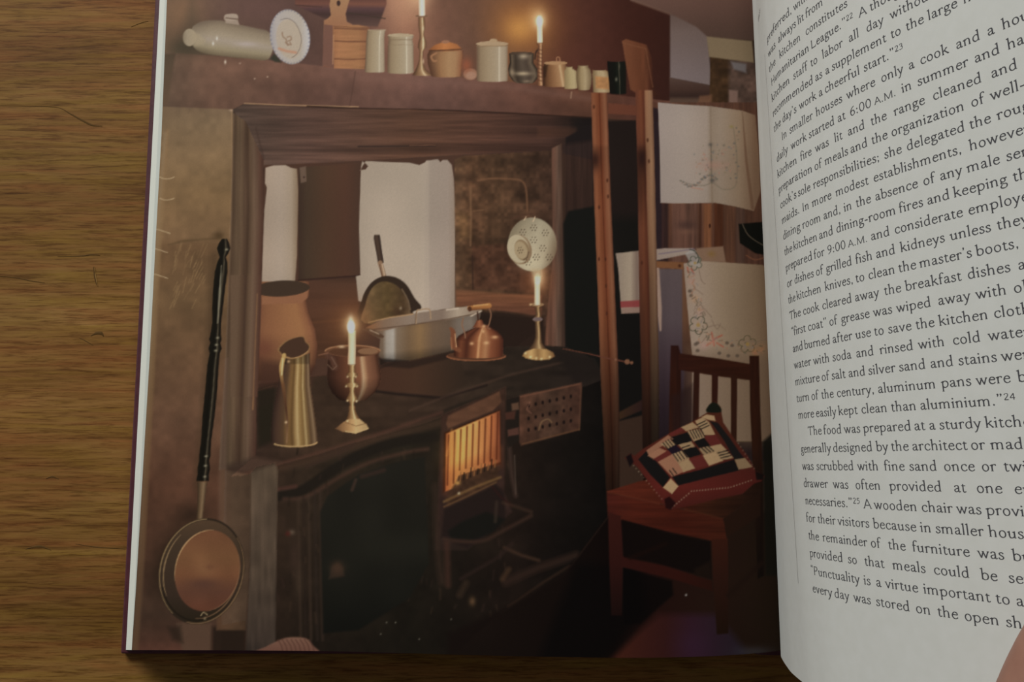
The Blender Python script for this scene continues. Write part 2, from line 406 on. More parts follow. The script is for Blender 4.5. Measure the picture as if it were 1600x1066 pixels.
item('printed_lintel', 'grained dark wooden lintel printed under the mantel shelf')
poly([(364, 171), (382, 162.5), (520, 170), (640, 171), (800, 178), (926, 185), (926, 250), (860, 236), (712, 243), (562, 252), (412, 262)],
     lambda x, y: ramp1(x, [(364, (98, 76, 62)), (480, (104, 74, 60)), (640, (102, 68, 50)), (760, (92, 60, 46)), (860, (76, 50, 40)), (900, (48, 34, 28)), (926, (34, 24, 22))])
     * np.interp(y, [165, 190, 205, 218, 226, 234, 246, 256, 262], [0.92, 0.98, 0.92, 1.08, 0.95, 0.86, 1.08, 1.02, 0.7])[..., None], 2, tex=GRAIN_H)
line([(400, 200), (412, 248)], 3, (78, 56, 46), 3, 0.6)
line([(560, 229), (680, 228)], 2.5, (52, 38, 32), 2, 0.7); line([(640, 227.5), (680, 227)], 1.2, (140, 92, 66), 1, 0.7)
poly([(895, 186), (926, 188), (926, 250), (895, 240)], (30, 24, 22), 12, 0.7)
poly([(840, 199), (900, 200), (905, 214), (840, 214)], (112, 70, 50), 6, 0.35)
back()
item('printed_fireplace_jamb', 'fluted brown wooden jamb printed left of the range')
poly([(364, 176), (384, 190), (412, 250), (413, 330), (409, 470), (403, 640), (401, 722), (342, 735), (352, 560), (361, 330)],
     lambda x, y: ramp1((x - np.interp(y, [176, 330, 560, 735], [364, 361, 352, 343])) / np.interp(y, [176, 330, 560, 735], [44, 52, 54, 58]),
     [(0, (112, 92, 74)), (0.06, (84, 66, 52)), (0.16, (94, 76, 60)), (0.3, (106, 86, 68)), (0.42, (90, 70, 56)), (0.52, (74, 56, 44)), (0.60, (98, 78, 62)), (0.72, (112, 90, 74)), (0.86, (94, 70, 58)), (0.95, (84, 58, 48)), (1, (74, 52, 44))]) * np.interp(y, [180, 420, 600, 735], [0.95, 0.98, 1.0, 0.85])[..., None], 1.6, tex=[(3, 60, 0.06, 4), (40, 40, 0.05, 12)])
line([(402, 460), (398, 560), (395, 640)], 2.2, (140, 104, 72), 1.6, 0.5)
back()
item('printed_recess', 'brown recess behind the range printed in the photograph')
poly([(413, 258), (562, 252), (712, 243), (862, 236), (866, 500), (780, 560), (560, 580), (404, 600)], (82, 58, 48), 1.6, tex=SOFTN)
poly([(467, 262), (562, 254), (562, 432), (466, 438)], ('h', (466, (66, 50, 42)), (480, (76, 60, 48)), (510, (88, 64, 50)), (540, (90, 62, 50)), (562, (80, 58, 48))), 1.6, tex=SOFTN)
poly([(468, 262), (478, 260), (479, 284), (470, 286)], (112, 92, 80), 2); oval(475, 277, 1.6, 1.6, (70, 52, 46))
poly([(462, 438), (566, 431), (560, 470), (562, 560), (470, 560)], ('v', (431, (70, 50, 42)), (440, (86, 60, 48)), (480, (92, 62, 48)), (540, (84, 56, 42))), 1.8, tex=[(60, 5, 0.05, 1)])
line([(466, 438), (560, 431), (565, 428)], 2.5, (56, 38, 34), 1.6, 0.9)
line([(470, 506), (560, 498)], 3, (112, 74, 52), 4, 0.5)
back()
item('printed_whitewash', 'strip of whitewashed wall printed beside the jamb')
poly([(415, 262), (428, 258.5), (446, 258), (454, 262), (464, 264), (466, 300), (464, 400), (461, 442), (409, 442), (413, 330), (417, 293), (414, 286)], ('h', (410, (166, 150, 136)), (440, (172, 157, 144)), (455, (166, 150, 134)), (467, (132, 112, 92))), 1.6, tex=SOFTN)
item('printed_whitewash', 'broad flaking whitewashed wall printed behind the frying pan')
poly([(564, 262), (566, 252), (573, 257), (575, 260), (571, 265), (563, 266), (571, 252), (574, 252), (600, 253), (640, 254.5), (655, 258), (664, 254), (666, 251), (684, 249), (688, 253), (692, 250), (699, 250), (706, 258), (709, 280), (711, 320), (711, 490), (640, 505), (560, 470), (557, 440), (556, 432), (563, 430), (561, 350)],
     ('h', (560, (168, 155, 142)), (600, (172, 159, 146)), (655, (176, 163, 150)), (668, (178, 165, 153)), (672, (164, 151, 141)), (700, (160, 146, 137)), (711, (150, 134, 122))), 1.5, tex=SOFTN)
line([(668, 262), (666, 480)], 3, (150, 137, 128), 6, 0.25)
back()
item('printed_stone_panel', 'rusty mottled cast-iron panel printed behind the colander')
poly([(710, 250), (724, 244), (862, 235), (864, 492), (840, 498), (712, 490)], ('h', (711, (96, 72, 54)), (735, (84, 60, 44)), (780, (74, 54, 40)), (862, (70, 50, 40))), 2, tex=ROUGH)
line([(747, 282), (770, 279), (800, 280), (815, 283), (822, 296), (824, 330)], 3, (118, 84, 62), 2.4, 0.75, sm=5)
line([(735, 293), (736, 340), (735, 384)], 3, (122, 92, 68), 2.4, 0.7); line([(740, 330), (755, 328)], 2, (120, 88, 64), 2, 0.6)
poly([(713, 330), (732, 335), (736, 372), (716, 376)], (118, 88, 58), 10, 0.5, tex=ROUGH)
poly([(738, 385), (800, 380), (842, 400), (845, 456), (740, 452)], (84, 54, 42), 6, 0.6, tex=ROUGH)
line([(738, 400), (739, 452)], 2, (52, 36, 30), 2, 0.8)
poly([(712, 452), (780, 458), (846, 462), (846, 494), (780, 486), (714, 478)], ('v', (452, (98, 68, 50)), (462, (120, 78, 56)), (490, (100, 64, 50))), 4, 0.9, tex=GRAIN_H)
back()
item('printed_iron_post', 'upright iron post printed beside the panel')
poly([(862, 232), (878, 224), (880, 400), (884, 545), (850, 548), (856, 480), (864, 400)], ('h', (850, (112, 76, 60)), (864, (104, 74, 62)), (872, (92, 72, 62)), (878, (72, 54, 46)), (884, (52, 38, 34))), 2.5, tex=GRAIN_V)
back()
poly([(712, 486), (790, 488), (850, 497), (852, 545), (780, 548), (712, 520)], (44, 32, 27), 6, tex=SOFTN)
poly([(884, 215), (930, 190), (1000, 188), (1040, 190), (1040, 640), (960, 660), (915, 600), (884, 545)], ('v', (190, (34, 26, 24)), (330, (34, 26, 24)), (350, (24, 22, 20)), (600, (20, 18, 17))), 3, tex=SOFTN)
poly([(878, 226), (926, 220), (926, 330), (884, 335)], (60, 42, 36), 8, 0.8, tex=GRAIN_V)
item('printed_oven_door', 'near-black arched oven door printed beside the ladder')
poly([(884, 545), (880, 350), (888, 330), (930, 322), (935, 600), (915, 590)], (22, 22, 20), 4)
back()

# -- right hand side background
poly([(1018, 160), (1270, 160), (1270, 720), (1018, 720)], ('v', (160, (96, 66, 54)), (320, (98, 66, 52)), (420, (90, 60, 50)), (520, (78, 54, 50)), (700, (44, 32, 32))), 2, tex=GRAIN_V)
for x0, x1, c in ((1026, 1044, (52, 36, 36)), (1050, 1090, (104, 74, 64)), (1092, 1096, (70, 44, 34)), (1100, 1112, (132, 86, 60)), (1116, 1130, (82, 46, 30)), (1132, 1148, (104, 70, 54)), (1150, 1164, (84, 62, 54))):
    poly([(x0, 318), (x1, 318), (x1, 412), (x0, 412)], c, 3, 0.9, tex=GRAIN_V)
poly([(1019, 168), (1030, 170), (1034, 330), (1034, 410), (1022, 410)], (44, 33, 38), 3)
glow(1072, 352, 14, 7, (66, 48, 46), 0.6); glow(1072, 362, 14, 4, (130, 94, 78), 0.5)
oval(1109, 353, 1.6, 3.5, (62, 36, 26))
item('printed_dark_pan', 'black pan with a thin wire handle printed behind the drying cloths')
poly([(1154, 350), (1200, 346), (1205, 400), (1180, 396), (1156, 380)], (18, 18, 14), 2)
line([(1160, 350), (1168, 366), (1180, 376), (1194, 384)], 1.2, (128, 112, 96), 1, 0.8, sm=4)
back()
line([(1166, 399), (1180, 406), (1196, 402)], 1.6, (150, 96, 70), 1.2, 0.7, sm=4)

# -- stove ------------------------------------------------------------------------------------------
item('printed_range_top', 'dark iron hotplate of the kitchen range printed in the photograph')
poly([(360, 745), (400, 712), (402, 612), (470, 592), (560, 580), (700, 545), (850, 540), (884, 542), (918, 556), (946, 592), (918, 603), (800, 622), (690, 652), (600, 684), (470, 724)],
     ('h', (400, (44, 34, 28)), (520, (46, 36, 28)), (650, (46, 36, 29)), (800, (36, 30, 25)), (940, (26, 22, 20))), 2, tex=[(50, 8, 0.12, 14), (9, 9, 0.06, 8)])
poly([(402, 610), (432, 600), (424, 690), (404, 700)], (30, 26, 20), 8, 0.9)
poly([(580, 578), (640, 548), (720, 562), (730, 600), (690, 620), (590, 610)], ('h', (580, (56, 38, 30)), (650, (58, 42, 32)), (725, (40, 32, 26))), 5, 0.9)
line([(560, 608), (620, 616), (690, 622), (760, 602)], 4, (26, 20, 18), 3, 0.8); line([(590, 576), (640, 560)], 3, (34, 26, 22), 3, 0.7)
line([(640, 642), (700, 618), (800, 585), (880, 566)], 3, (62, 48, 40), 4, 0.6)
line([(660, 655), (720, 632), (800, 606)], 4, (28, 24, 20), 4, 0.7)
line([(375, 742), (470, 716), (600, 676), (690, 644)], 5, (66, 46, 38), 5, 0.7)
poly([(860, 545), (930, 560), (945, 590), (900, 600)], (26, 22, 20), 8, 0.8)
item('printed_range_front', 'black iron front of the kitchen range printed in the photograph')
poly([(400, 1035), (425, 735), (470, 724), (600, 684), (690, 652), (800, 622), (918, 603), (950, 590), (955, 800), (880, 900), (780, 960), (700, 1035)],
     lambda x, y: ramp1(x, [(425, (54, 42, 34)), (520, (42, 35, 28)), (640, (34, 30, 24)), (800, (34, 26, 22)), (880, (22, 18, 16)), (950, (14, 12, 11))]) * np.interp(y, [600, 760, 900, 1030], [1.1, 1.0, 0.82, 0.66])[..., None], 2, tex=[(30, 30, 0.10, 12), (9, 9, 0.06, 8)])
line([(440, 732), (500, 716), (560, 697), (620, 680), (690, 660)], 12, (66, 50, 40), 8, 0.6)
line([(436, 775), (470, 768), (520, 735), (570, 708), (625, 690), (680, 684)], 16, (30, 26, 22), 5, 0.9, sm=5)
line([(444, 780), (480, 776), (530, 746), (580, 722), (640, 706), (668, 702)], 6, (66, 48, 40), 5, 0.75, sm=5)
line([(500, 712), (555, 694), (545, 700), (480, 730)], 5, (56, 42, 36), 4, 0.6)
line([(430, 766), (462, 760)], 6, (74, 50, 44), 4, 0.7)
for x, c in ((466, (60, 48, 40)), (474, (40, 32, 28)), (482, (62, 50, 42)), (492, (46, 38, 34)), (500, (58, 46, 40))):
    line([(x, 780 - (x - 466) * 0.4), (x + 2, 900), (x + 4, 1000)], 4, c, 4, 0.55)
for k in range(120):
    r = np.random.RandomState(1500 + k); x, y = r.uniform(430, 800), r.uniform(700, 960)
    line([(x, y), (x + r.uniform(-3, 3), y + r.uniform(4, 16))], r.uniform(1, 4), [(70, 54, 42), (26, 22, 18), (60, 44, 40)][k % 3], 3.5, 0.28)
item('printed_oven_door', 'large dark arched oven door printed on the range front')
poly([(505, 990), (500, 800), (512, 775), (560, 742), (620, 722), (664, 714), (670, 880), (640, 935), (560, 985)], ('v', (715, (34, 32, 27)), (860, (31, 30, 25)), (980, (20, 20, 17))), 5, tex=[(40, 40, 0.08, 12)])
line([(556, 750), (550, 766)], 5, (66, 50, 42), 3, 0.7); line([(565, 745), (600, 735)], 6, (58, 42, 36), 5, 0.7)
glow(527, 888, 10, 10, (72, 52, 40), 0.9); poly([(514, 905), (518, 886), (528, 879), (536, 888), (538, 900)], (66, 50, 40), 5, 0.6)
back()
glow(456, 832, 5, 4, (104, 92, 80), 0.7); glow(450, 834, 4, 4, (74, 30, 26), 0.7)
glow(460, 870, 8, 30, (60, 46, 40), 0.6); glow(466, 910, 6, 30, (70, 58, 48), 0.4)
for x, y in ((604, 973), (618, 973), (595, 991), (705, 968), (655, 999)): glow(x, y, 1.2, 1.2, (120, 120, 110), 0.7)
item('printed_stone_pier', 'narrow grey stone pier printed at the side of the range')
poly([(390, 742), (400, 730), (430, 724), (434, 735), (432, 860), (430, 1022), (384, 1024), (390, 880)], ('v', (725, (104, 90, 76)), (800, (100, 86, 74)), (900, (88, 76, 66)), (1000, (74, 64, 58)), (1020, (64, 56, 52))), 3, tex=[(5, 40, 0.10, 5), (20, 20, 0.08, 12)])
back()
poly([(345, 732), (392, 742), (390, 880), (384, 985), (338, 985), (345, 860)], ('h', (338, (92, 70, 56)), (365, (88, 70, 56)), (392, (76, 60, 48))), 4, 0.95, tex=MOTTLE)
poly([(345, 728), (400, 714), (440, 722), (400, 734), (362, 740)], (64, 50, 42), 9, 0.8)
poly([(342, 735), (350, 560), (356, 560), (352, 850), (340, 850)], (112, 90, 78), 5, 0.5, mark=False)

item('printed_fire_grate', 'glowing orange fire behind upright bars printed in the range')
poly([(690, 650), (790, 605), (788, 770), (800, 800), (730, 860), (680, 860)], ('v', (610, (60, 42, 34)), (780, (54, 38, 34)), (860, (44, 34, 30))), 4, tex=[(9, 9, 0.10, 8)])
poly([(697, 662), (700, 650), (780, 612), (784, 628), (770, 642), (700, 670)], (96, 66, 50), 3, 0.9, tex=[(14, 6, 0.10, 2)])
poly([(694, 676), (782, 640), (783, 725), (757, 735), (712, 760), (692, 770)], (52, 28, 18), 2)
poly([(697, 678), (781, 642), (782, 722), (758, 730), (716, 744), (714, 762), (696, 768)], ('h', (696, (170, 96, 56)), (704, (206, 136, 78)), (716, (226, 168, 96)), (738, (216, 154, 92)), (756, (206, 138, 84)), (770, (176, 106, 66)), (782, (112, 62, 44))), 2.6, tex=[(12, 26, 0.10, 5)])
poly([(696, 735), (782, 700), (782, 728), (716, 750), (696, 772)], (150, 82, 50), 16, 0.45)
for k in range(9):
    x = 699.5 + k * 9.6; line([(x + 1.5, 680 - k * 4.2), (x - 0.5, 744 - k * 2.8 + (14 if k < 2 else -4))], 2.6, (88, 42, 26), 2.2, 0.85)
line([(698, 712), (704, 690), (706, 672)], 3, (226, 160, 90), 4, 0.4)
glow(712, 715, 22, 30, (240, 170, 84), 0.25)
poly([(718, 744), (765, 728), (780, 730), (778, 752), (700, 792), (696, 780)], (66, 46, 34), 4, 0.9, tex=ROUGH)
for k in range(11): line([(720 + k * 5.4, 738 - k * 2.2 + (k % 3) * 3), (719 + k * 5.4, 752 - k * 2.2)], 2, (24, 20, 16) if k % 2 else (140, 96, 58), 1.6, 0.8)
line([(694, 784), (740, 762), (782, 746)], 4, (132, 100, 62), 3, 0.6); glow(715, 755, 4, 3, (214, 164, 92), 0.8); glow(717, 771, 2, 2, (205, 195, 165), 0.8)
line([(694, 792), (730, 776), (775, 754)], 3, (96, 70, 48), 2.5, 0.8)
back()
item('printed_ash_box', 'dark ash box and curved rail printed below the fire')
poly([(694, 796), (775, 757), (788, 770), (790, 812), (730, 858), (690, 840)], (36, 27, 25), 5)
poly([(700, 830), (720, 816), (760, 800), (790, 812), (770, 832), (740, 845), (705, 842)], (24, 23, 20), 6)
line([(694, 842), (720, 846), (755, 845), (785, 830), (830, 806)], 5, (62, 44, 36), 5, 0.8, sm=5)
line([(680, 760), (682, 840), (690, 910)], 10, (56, 42, 34), 7, 0.6); line([(698, 850), (700, 915)], 9, (66, 44, 36), 6, 0.7)
line([(796, 700), (800, 745), (806, 775)], 6, (66, 50, 44), 5, 0.8); line([(804, 712), (806, 772)], 2, (88, 74, 66), 2, 0.6)
line([(770, 762), (784, 778), (800, 790)], 4, (44, 26, 24), 3, 0.8); line([(786, 786), (810, 793), (830, 800)], 4, (66, 48, 38), 5, 0.7)
line([(774, 815), (776, 785)], 5, (62, 50, 42), 4, 0.6)
line([(788, 856), (815, 868), (842, 876)], 5, (64, 46, 36), 4, 0.8); line([(720, 905), (780, 870), (800, 850)], 4, (50, 36, 32), 5, 0.7)
line([(790, 910), (840, 888), (900, 868)], 12, (50, 36, 30), 8, 0.8); line([(795, 948), (850, 910), (890, 885)], 4, (70, 50, 38), 4, 0.7)
line([(785, 905), (795, 890)], 8, (78, 56, 40), 5, 0.6); line([(718, 930), (728, 912)], 10, (58, 44, 34), 6, 0.6); glow(738, 940, 5, 7, (104, 80, 58), 0.7)
poly([(700, 990), (790, 950), (900, 880), (960, 860), (960, 1035), (700, 1035)], (20, 14, 12), 12, 0.9, mark=False)
back()
item('printed_firebox_door', 'open perforated iron firebox door printed beside the fire')
poly([(812, 618), (908, 598), (909, 606), (906, 672), (814, 697), (811, 690)], ('h', (811, (86, 58, 46)), (860, (74, 54, 44)), (909, (66, 44, 36))), 2.4, tex=[(14, 14, 0.18, 10), (5, 5, 0.10, 11)])
line([(814, 620), (906, 600)], 2.5, (110, 74, 58), 2, 0.8); line([(908, 600), (905, 672)], 2.5, (92, 64, 50), 2, 0.7); line([(816, 694), (905, 671)], 2, (104, 72, 50), 2, 0.7)
for r_ in range(3):
    for c_ in range(7): oval(826 + c_ * 11, 634 + r_ * 18 - c_ * 2.4 + (2 if r_ else 0), 2.0, 3.0, (28, 20, 18), 2)
line([(828, 628), (823, 640), (830, 646)], 1.6, (140, 96, 80), 1.6, 0.6); line([(842, 672), (846, 660), (856, 655), (862, 660)], 2, (140, 112, 80), 2, 0.6, sm=4)
poly([(792, 625), (810, 620), (811, 690), (794, 700), (790, 660)], (34, 28, 24), 4, 0.9)
poly([(799, 631), (810, 629), (811, 640), (800, 642)], (92, 68, 54), 2.5); poly([(793, 672), (810, 668), (811, 679), (794, 682)], (84, 56, 48), 2.5); poly([(789, 645), (806, 642), (804, 655), (790, 656)], (70, 44, 36), 3)
back()
item('printed_floor', 'dark red floor printed at the foot of the chair')
poly([(700, 1035), (780, 960), (880, 900), (955, 800), (1270, 800), (1270, 1040)], ('h', (760, (24, 17, 14)), (880, (20, 13, 11)), (960, (16, 9, 8)), (1020, (34, 17, 14)), (1120, (40, 24, 18)), (1225, (38, 26, 16))), 6, tex=SOFTN)
poly([(950, 1035), (1000, 985), (1030, 960), (1120, 960), (1180, 1035)], ('h', (960, (74, 36, 26)), (1040, (58, 28, 27)), (1080, (56, 31, 46)), (1160, (46, 38, 52))), 14, 0.9)
glow(1085, 1010, 30, 24, (62, 38, 64), 0.45); glow(1180, 1018, 30, 8, (74, 74, 84), 0.6)  # bluish sheen of the glossy page, painted into the ink
poly([(900, 880), (1000, 880), (1010, 960), (940, 1035), (840, 1035)], (10, 8, 8), 20, 0.8)
glow(1072, 930, 1.6, 1.6, (190, 190, 190), 0.9)
back()
item('printed_ribbed_object', 'rounded pinkish ribbed object printed at the lower edge of the photograph')
poly([(392, 1024), (415, 1011), (440, 999), (458, 996), (478, 998), (488, 1008), (494, 1024)], ('v', (996, (124, 92, 78)), (1022, (104, 72, 62))), 3, sm=4)
for k in range(8): line([(434 + k * 7, 1000), (440 + k * 7, 1010), (442 + k * 7, 1022)], 1.8, (80, 54, 46), 2.2, 0.7, sm=3)
back()

# -- things on the mantel shelf --------------------------------------------------------------------
def jar(name, label, axis, stops, **k):
    item(name, label); turned(axis, stops, **k)
CREAM = [(-1, (120, 100, 82)), (-0.75, (160, 142, 118)), (-0.3, (178, 162, 138)), (0.15, (186, 172, 150)), (0.38, (190, 178, 158)), (0.45, (226, 220, 204)), (0.55, (196, 184, 166)), (0.85, (182, 168, 150)), (1, (150, 134, 116))]
glow(330, 62, 70, 26, (70, 58, 46), 0.55); glow(290, 74, 26, 14, (60, 56, 44), 0.6)
item('printed_stoneware_bottle', 'cream stoneware bottle lying on its side printed on the mantel')
poly([(300, 44), (306, 38), (318, 33), (345, 32), (372, 38), (400, 44), (420, 50), (427, 70), (424, 84), (416, 94), (390, 92), (350, 88), (318, 83), (303, 74), (298, 58)],
     lambda x, y: ramp1((y - np.interp(x, [298, 345, 420], [38, 32, 49])) / np.interp(x, [298, 345, 420], [40, 56, 46]), [(0, (128, 112, 92)), (0.15, (150, 134, 110)), (0.4, (170, 155, 130)), (0.55, (174, 160, 140)), (0.8, (160, 146, 116)), (1, (116, 102, 78))]) * np.interp(x, [298, 330, 425], [0.9, 1.0, 0.98])[..., None], 1.8, sm=5)
poly([(300, 50), (312, 54), (322, 62), (318, 70), (305, 72)], (176, 160, 128), 5, 0.7)
oval(296, 58.5, 10.5, 13.5, lambda x, y: ramp1(x, [(285, (138, 124, 100)), (292, (164, 150, 124)), (306, (176, 160, 130))]), 1.6)
poly([(353, 30), (371, 30), (374, 39), (352, 36)], (166, 148, 128), 1.4); poly([(350, 28), (352, 23), (360, 21.5), (369, 22), (372, 26), (371, 31), (360, 33), (352, 32)], (176, 158, 138), 1.6, sm=3); line([(353, 28), (371, 30)], 1.8, (112, 92, 76), 1.2)
for x, y in ((333, 68), (339, 60), (352, 97)): glow(x, y, 1.6, 3, (232, 226, 210), 0.9)
glow(385, 69, 16, 4, (196, 184, 180), 0.5)
item('printed_plate', 'white transferware plate with a figure printed on the mantel')
oval(453, 57.5, 31, 43, lambda x, y: ramp1(x, [(422, (168, 166, 172)), (432, (186, 180, 178)), (470, (188, 180, 170)), (485, (200, 200, 206))]), 1.4, rot=-0.16)
oval(453, 57.5, 31, 43, (120, 118, 136), 1.0, 0.0)
for k in range(40):
    t = k / 40 * 2 * math.pi; c, s = math.cos(-0.16), math.sin(-0.16); u, v_ = 30 * math.cos(t), 42 * math.sin(t)
    glow(453 + c * u - s * v_, 57.5 + s * u + c * v_, 1.4, 1.4, (104, 104, 128), 0.55)
oval(452, 61, 20, 31, (190, 176, 158), 2, 0.8, rot=-0.16)
line([(438, 31), (450, 29), (462, 37), (470, 55), (470, 70), (464, 84), (456, 90)], 1.0, (120, 108, 104), 1.0, 0.8, sm=4)
for p in ([(441, 51), (442, 57), (447, 61)], [(449, 58), (454, 57), (455, 62), (450, 64)], [(447, 62), (449, 68), (453, 70)], [(446, 66), (450, 71)], [(453, 66), (455, 70)]): line(p, 1.8, (142, 110, 88), 1.4, 0.7, sm=3)
line([(436, 76), (448, 80), (462, 82)], 4, (196, 140, 112), 2.5, 0.7)
poly([(422, 92), (428, 84), (434, 90), (440, 98), (430, 97)], (52, 54, 44), 3, 0.9, mark=False)
item('printed_plaque', 'dark wall shelf printed behind the salt box')
poly([(460, -60), (600, -60), (604, 6), (596, 28), (590, 42), (545, 38), (505, 28), (461, 8)], ('v', (-60, (100, 66, 56)), (0, (100, 66, 58)), (6, (112, 74, 64)), (14, (84, 60, 62)), (22, (66, 48, 46)), (42, (92, 70, 64))), 2.5, 0.95)
line([(461, 8), (503, 11)], 1.2, (60, 46, 42), 1.2, 0.8); line([(544, 20), (602, 29)], 1.6, (60, 48, 40), 1.4, 0.8)
line([(545, 6), (600, 8)], 5, (120, 80, 66), 4, 0.5)
item('printed_salt_box', 'wooden salt box with a holed hanging back printed on the mantel')
poly([(512, -60), (545, -60), (546, 0), (542, 14), (540, 22), (542, 34), (550, 38), (550, 108), (505, 104), (506, 32), (512, 29), (517, 24), (515, 8), (516, 0)], ('v', (-60, (176, 138, 106)), (0, (178, 140, 108)), (38, (168, 124, 96)), (104, (140, 98, 82))), 1.5)
oval(529, 5, 3, 4.5, (66, 48, 46))
poly([(506, 38), (522, 40), (522, 106), (504, 102)], (128, 94, 84), 1.5)
poly([(520, 40), (560, 39), (576, 42), (579, 50), (574, 58), (570, 108), (522, 107)], ('h', (520, (170, 122, 90)), (530, (184, 134, 98)), (560, (176, 130, 94)), (576, (150, 106, 80))), 1.6, tex=[(30, 3, 0.05, 1)])
for y0, y1 in ((44, 46), (64, 65), (92, 92)): line([(523, y0), (545, y0 + 1), (572, y1)], 2.0, (118, 80, 62), 1.6, 0.9)
line([(521, 55), (520, 100)], 1.6, (206, 160, 122), 1.4, 0.7); line([(522, 41), (576, 44)], 1.4, (120, 84, 66), 1.2, 0.8)
jar('printed_jar', 'tall plain cream jar printed beside the salt box', [(46, 588, 14), (58, 586.5, 14), (112, 585.5, 15.5)], CREAM, bow=1.5)
line([(576, 47), (602, 47)], 2, (196, 182, 160), 1.4, 0.6)
jar('printed_jar', 'cream storage jar with a rolled rim printed on the mantel', [(54, 625.5, 20), (58, 626, 20), (61, 626, 18.5), (70, 626, 20), (113, 626, 20.5)], CREAM, bow=2.5)
oval(626, 55, 20, 2.6, (196, 180, 156)); line([(607, 62), (644, 62)], 1.4, (140, 120, 98), 1.4, 0.6); line([(608, 70), (645, 70)], 1, (150, 130, 108), 1.2, 0.5)
item('printed_candlestick', 'tall brass candlestick printed between the jars on the mantel')
BRASS = [(-1, (78, 54, 40)), (-0.5, (128, 98, 72)), (0, (160, 130, 98)), (0.25, (214, 190, 156)), (0.5, (146, 116, 86)), (1, (92, 66, 50))]
turned([(26, 658.5, 5), (40, 659, 5.5), (54, 659.5, 3.5), (60, 660, 4.5), (66, 660, 6.5), (74, 659.5, 6.5), (80, 658.5, 3), (94, 657.5, 3), (100, 657.5, 4.5), (108, 657.5, 8), (113, 659, 12), (117, 661, 17)], BRASS, bow=1.5)
for y_ in (45, 63, 70, 96): glow(661, y_, 1.6, 4, (232, 212, 180), 0.6)
oval(659, 25, 10, 2.2, (120, 92, 72))
item('printed_candle', 'white candle printed in the tall mantel candlestick')
turned([(-60, 658, 4.8), (24, 659.5, 4.8)], [(-1, (206, 180, 160)), (0, (238, 226, 214)), (1, (214, 192, 176))], bow=1)
item('printed_crock', 'brown lidded crock with a small handle printed on the mantel')
turned([(78, 697, 26), (86, 695.5, 28), (100, 695.5, 27), (119, 697, 23)], [(-1, (88, 60, 46)), (-0.7, (120, 88, 66)), (-0.3, (164, 126, 92)), (0.2, (182, 148, 112)), (0.6, (178, 142, 108)), (0.9, (160, 116, 86)), (1, (120, 82, 62))], bow=2)
poly([(670, 78), (680, 70), (692, 66), (703, 66), (714, 69), (721, 76), (718, 79), (695, 80)], ('h', (670, (150, 94, 58)), (695, (206, 138, 86)), (720, (170, 112, 72))), 1.6)
oval(696, 65.5, 6, 2.6, (168, 124, 100)); line([(671, 79), (695, 78.5), (720, 77)], 1.8, (92, 62, 46), 1.3)
line([(682, 83), (674, 88), (677, 95), (682, 95)], 3, (172, 128, 96), 1.6, sm=4)
item('printed_onion', 'small round bulb printed beside the lidded crock')
oval(735, 116, 11, 9, (150, 112, 92), 2); glow(729, 102, 9, 12, (150, 86, 62), 0.8); oval(736, 118, 8, 6, (170, 134, 116), 3, 0.7)
jar('printed_canister', 'tall cream lidded canister printed on the mantel', [(70, 769, 24), (76, 769, 24), (126, 769, 24)], CREAM, bow=2)
oval(769, 68.5, 25, 4, (196, 174, 146)); line([(745, 72), (794, 72)], 1.3, (150, 126, 100), 1.2, 0.7); oval(771, 63.5, 6, 3, (196, 172, 142)); 
item('printed_pewter_mug', 'dark pewter pot-bellied mug printed on the mantel')
turned([(83, 815, 19.5), (88, 815, 19), (98, 815, 18.5), (108, 817, 23), (118, 819, 23.5), (126, 819, 18), (129, 820, 14)], [(-1, (30, 24, 20)), (-0.8, (96, 82, 68)), (-0.5, (60, 50, 42)), (0, (88, 76, 66)), (0.4, (76, 64, 56)), (0.75, (104, 90, 76)), (1, (44, 36, 30))], bow=1.5)
oval(815, 83.5, 19.5, 2.6, (74, 60, 50)); glow(818, 88, 7, 4, (196, 180, 156), 0.7); glow(817, 115, 12, 3, (196, 178, 150), 0.8); glow(800, 113, 4, 5, (170, 152, 128), 0.6); glow(823, 127, 6, 2, (150, 130, 110), 0.7)
item('printed_candlestick', 'slim barley-twist candlestick printed on the mantel')
line([(836, 92), (838, 80), (845, 78)], 2.5, (60, 44, 36), 1.5, sm=3)
turned([(68, 843, 5), (72, 844, 3), (90, 843.5, 3.5), (110, 843, 3.5), (134, 844, 4.5)], [(-1, (84, 56, 42)), (0, (156, 112, 82)), (0.4, (206, 168, 130)), (1, (110, 76, 58))])
for k in range(9): line([(839.5, 76 + k * 6), (847, 79 + k * 6)], 1.6, (84, 52, 40), 1.3, 0.7)
item('printed_candle', 'lit white candle printed in the barley-twist candlestick')
turned([(34, 843, 4.2), (66, 843.5, 4.2)], [(-1, (220, 190, 160)), (0, (246, 236, 216)), (1, (222, 196, 168))], bow=1)
oval(843, 33, 5, 8.5, (255, 250, 236), 3); glow(843, 33, 8, 11, (255, 240, 206), 0.75)
item('printed_milk_jug', 'brown lidded tapering pot printed on the mantel')
turned([(98, 867, 17), (101, 867, 17), (134, 870.5, 22)], [(-1, (66, 42, 30)), (-0.7, (120, 84, 58)), (-0.2, (160, 118, 84)), (0.3, (190, 150, 112)), (0.45, (226, 196, 156)), (0.6, (188, 148, 110)), (1, (134, 98, 72))], bow=2)
oval(868, 98.5, 18, 2.8, (196, 156, 118)); line([(870, 96), (870, 90), (874, 90), (875, 96)], 1.4, (190, 140, 106), 1.2, sm=3); poly([(848, 104), (856, 101), (853, 120), (849, 122)], (60, 40, 28), 3, 0.7)
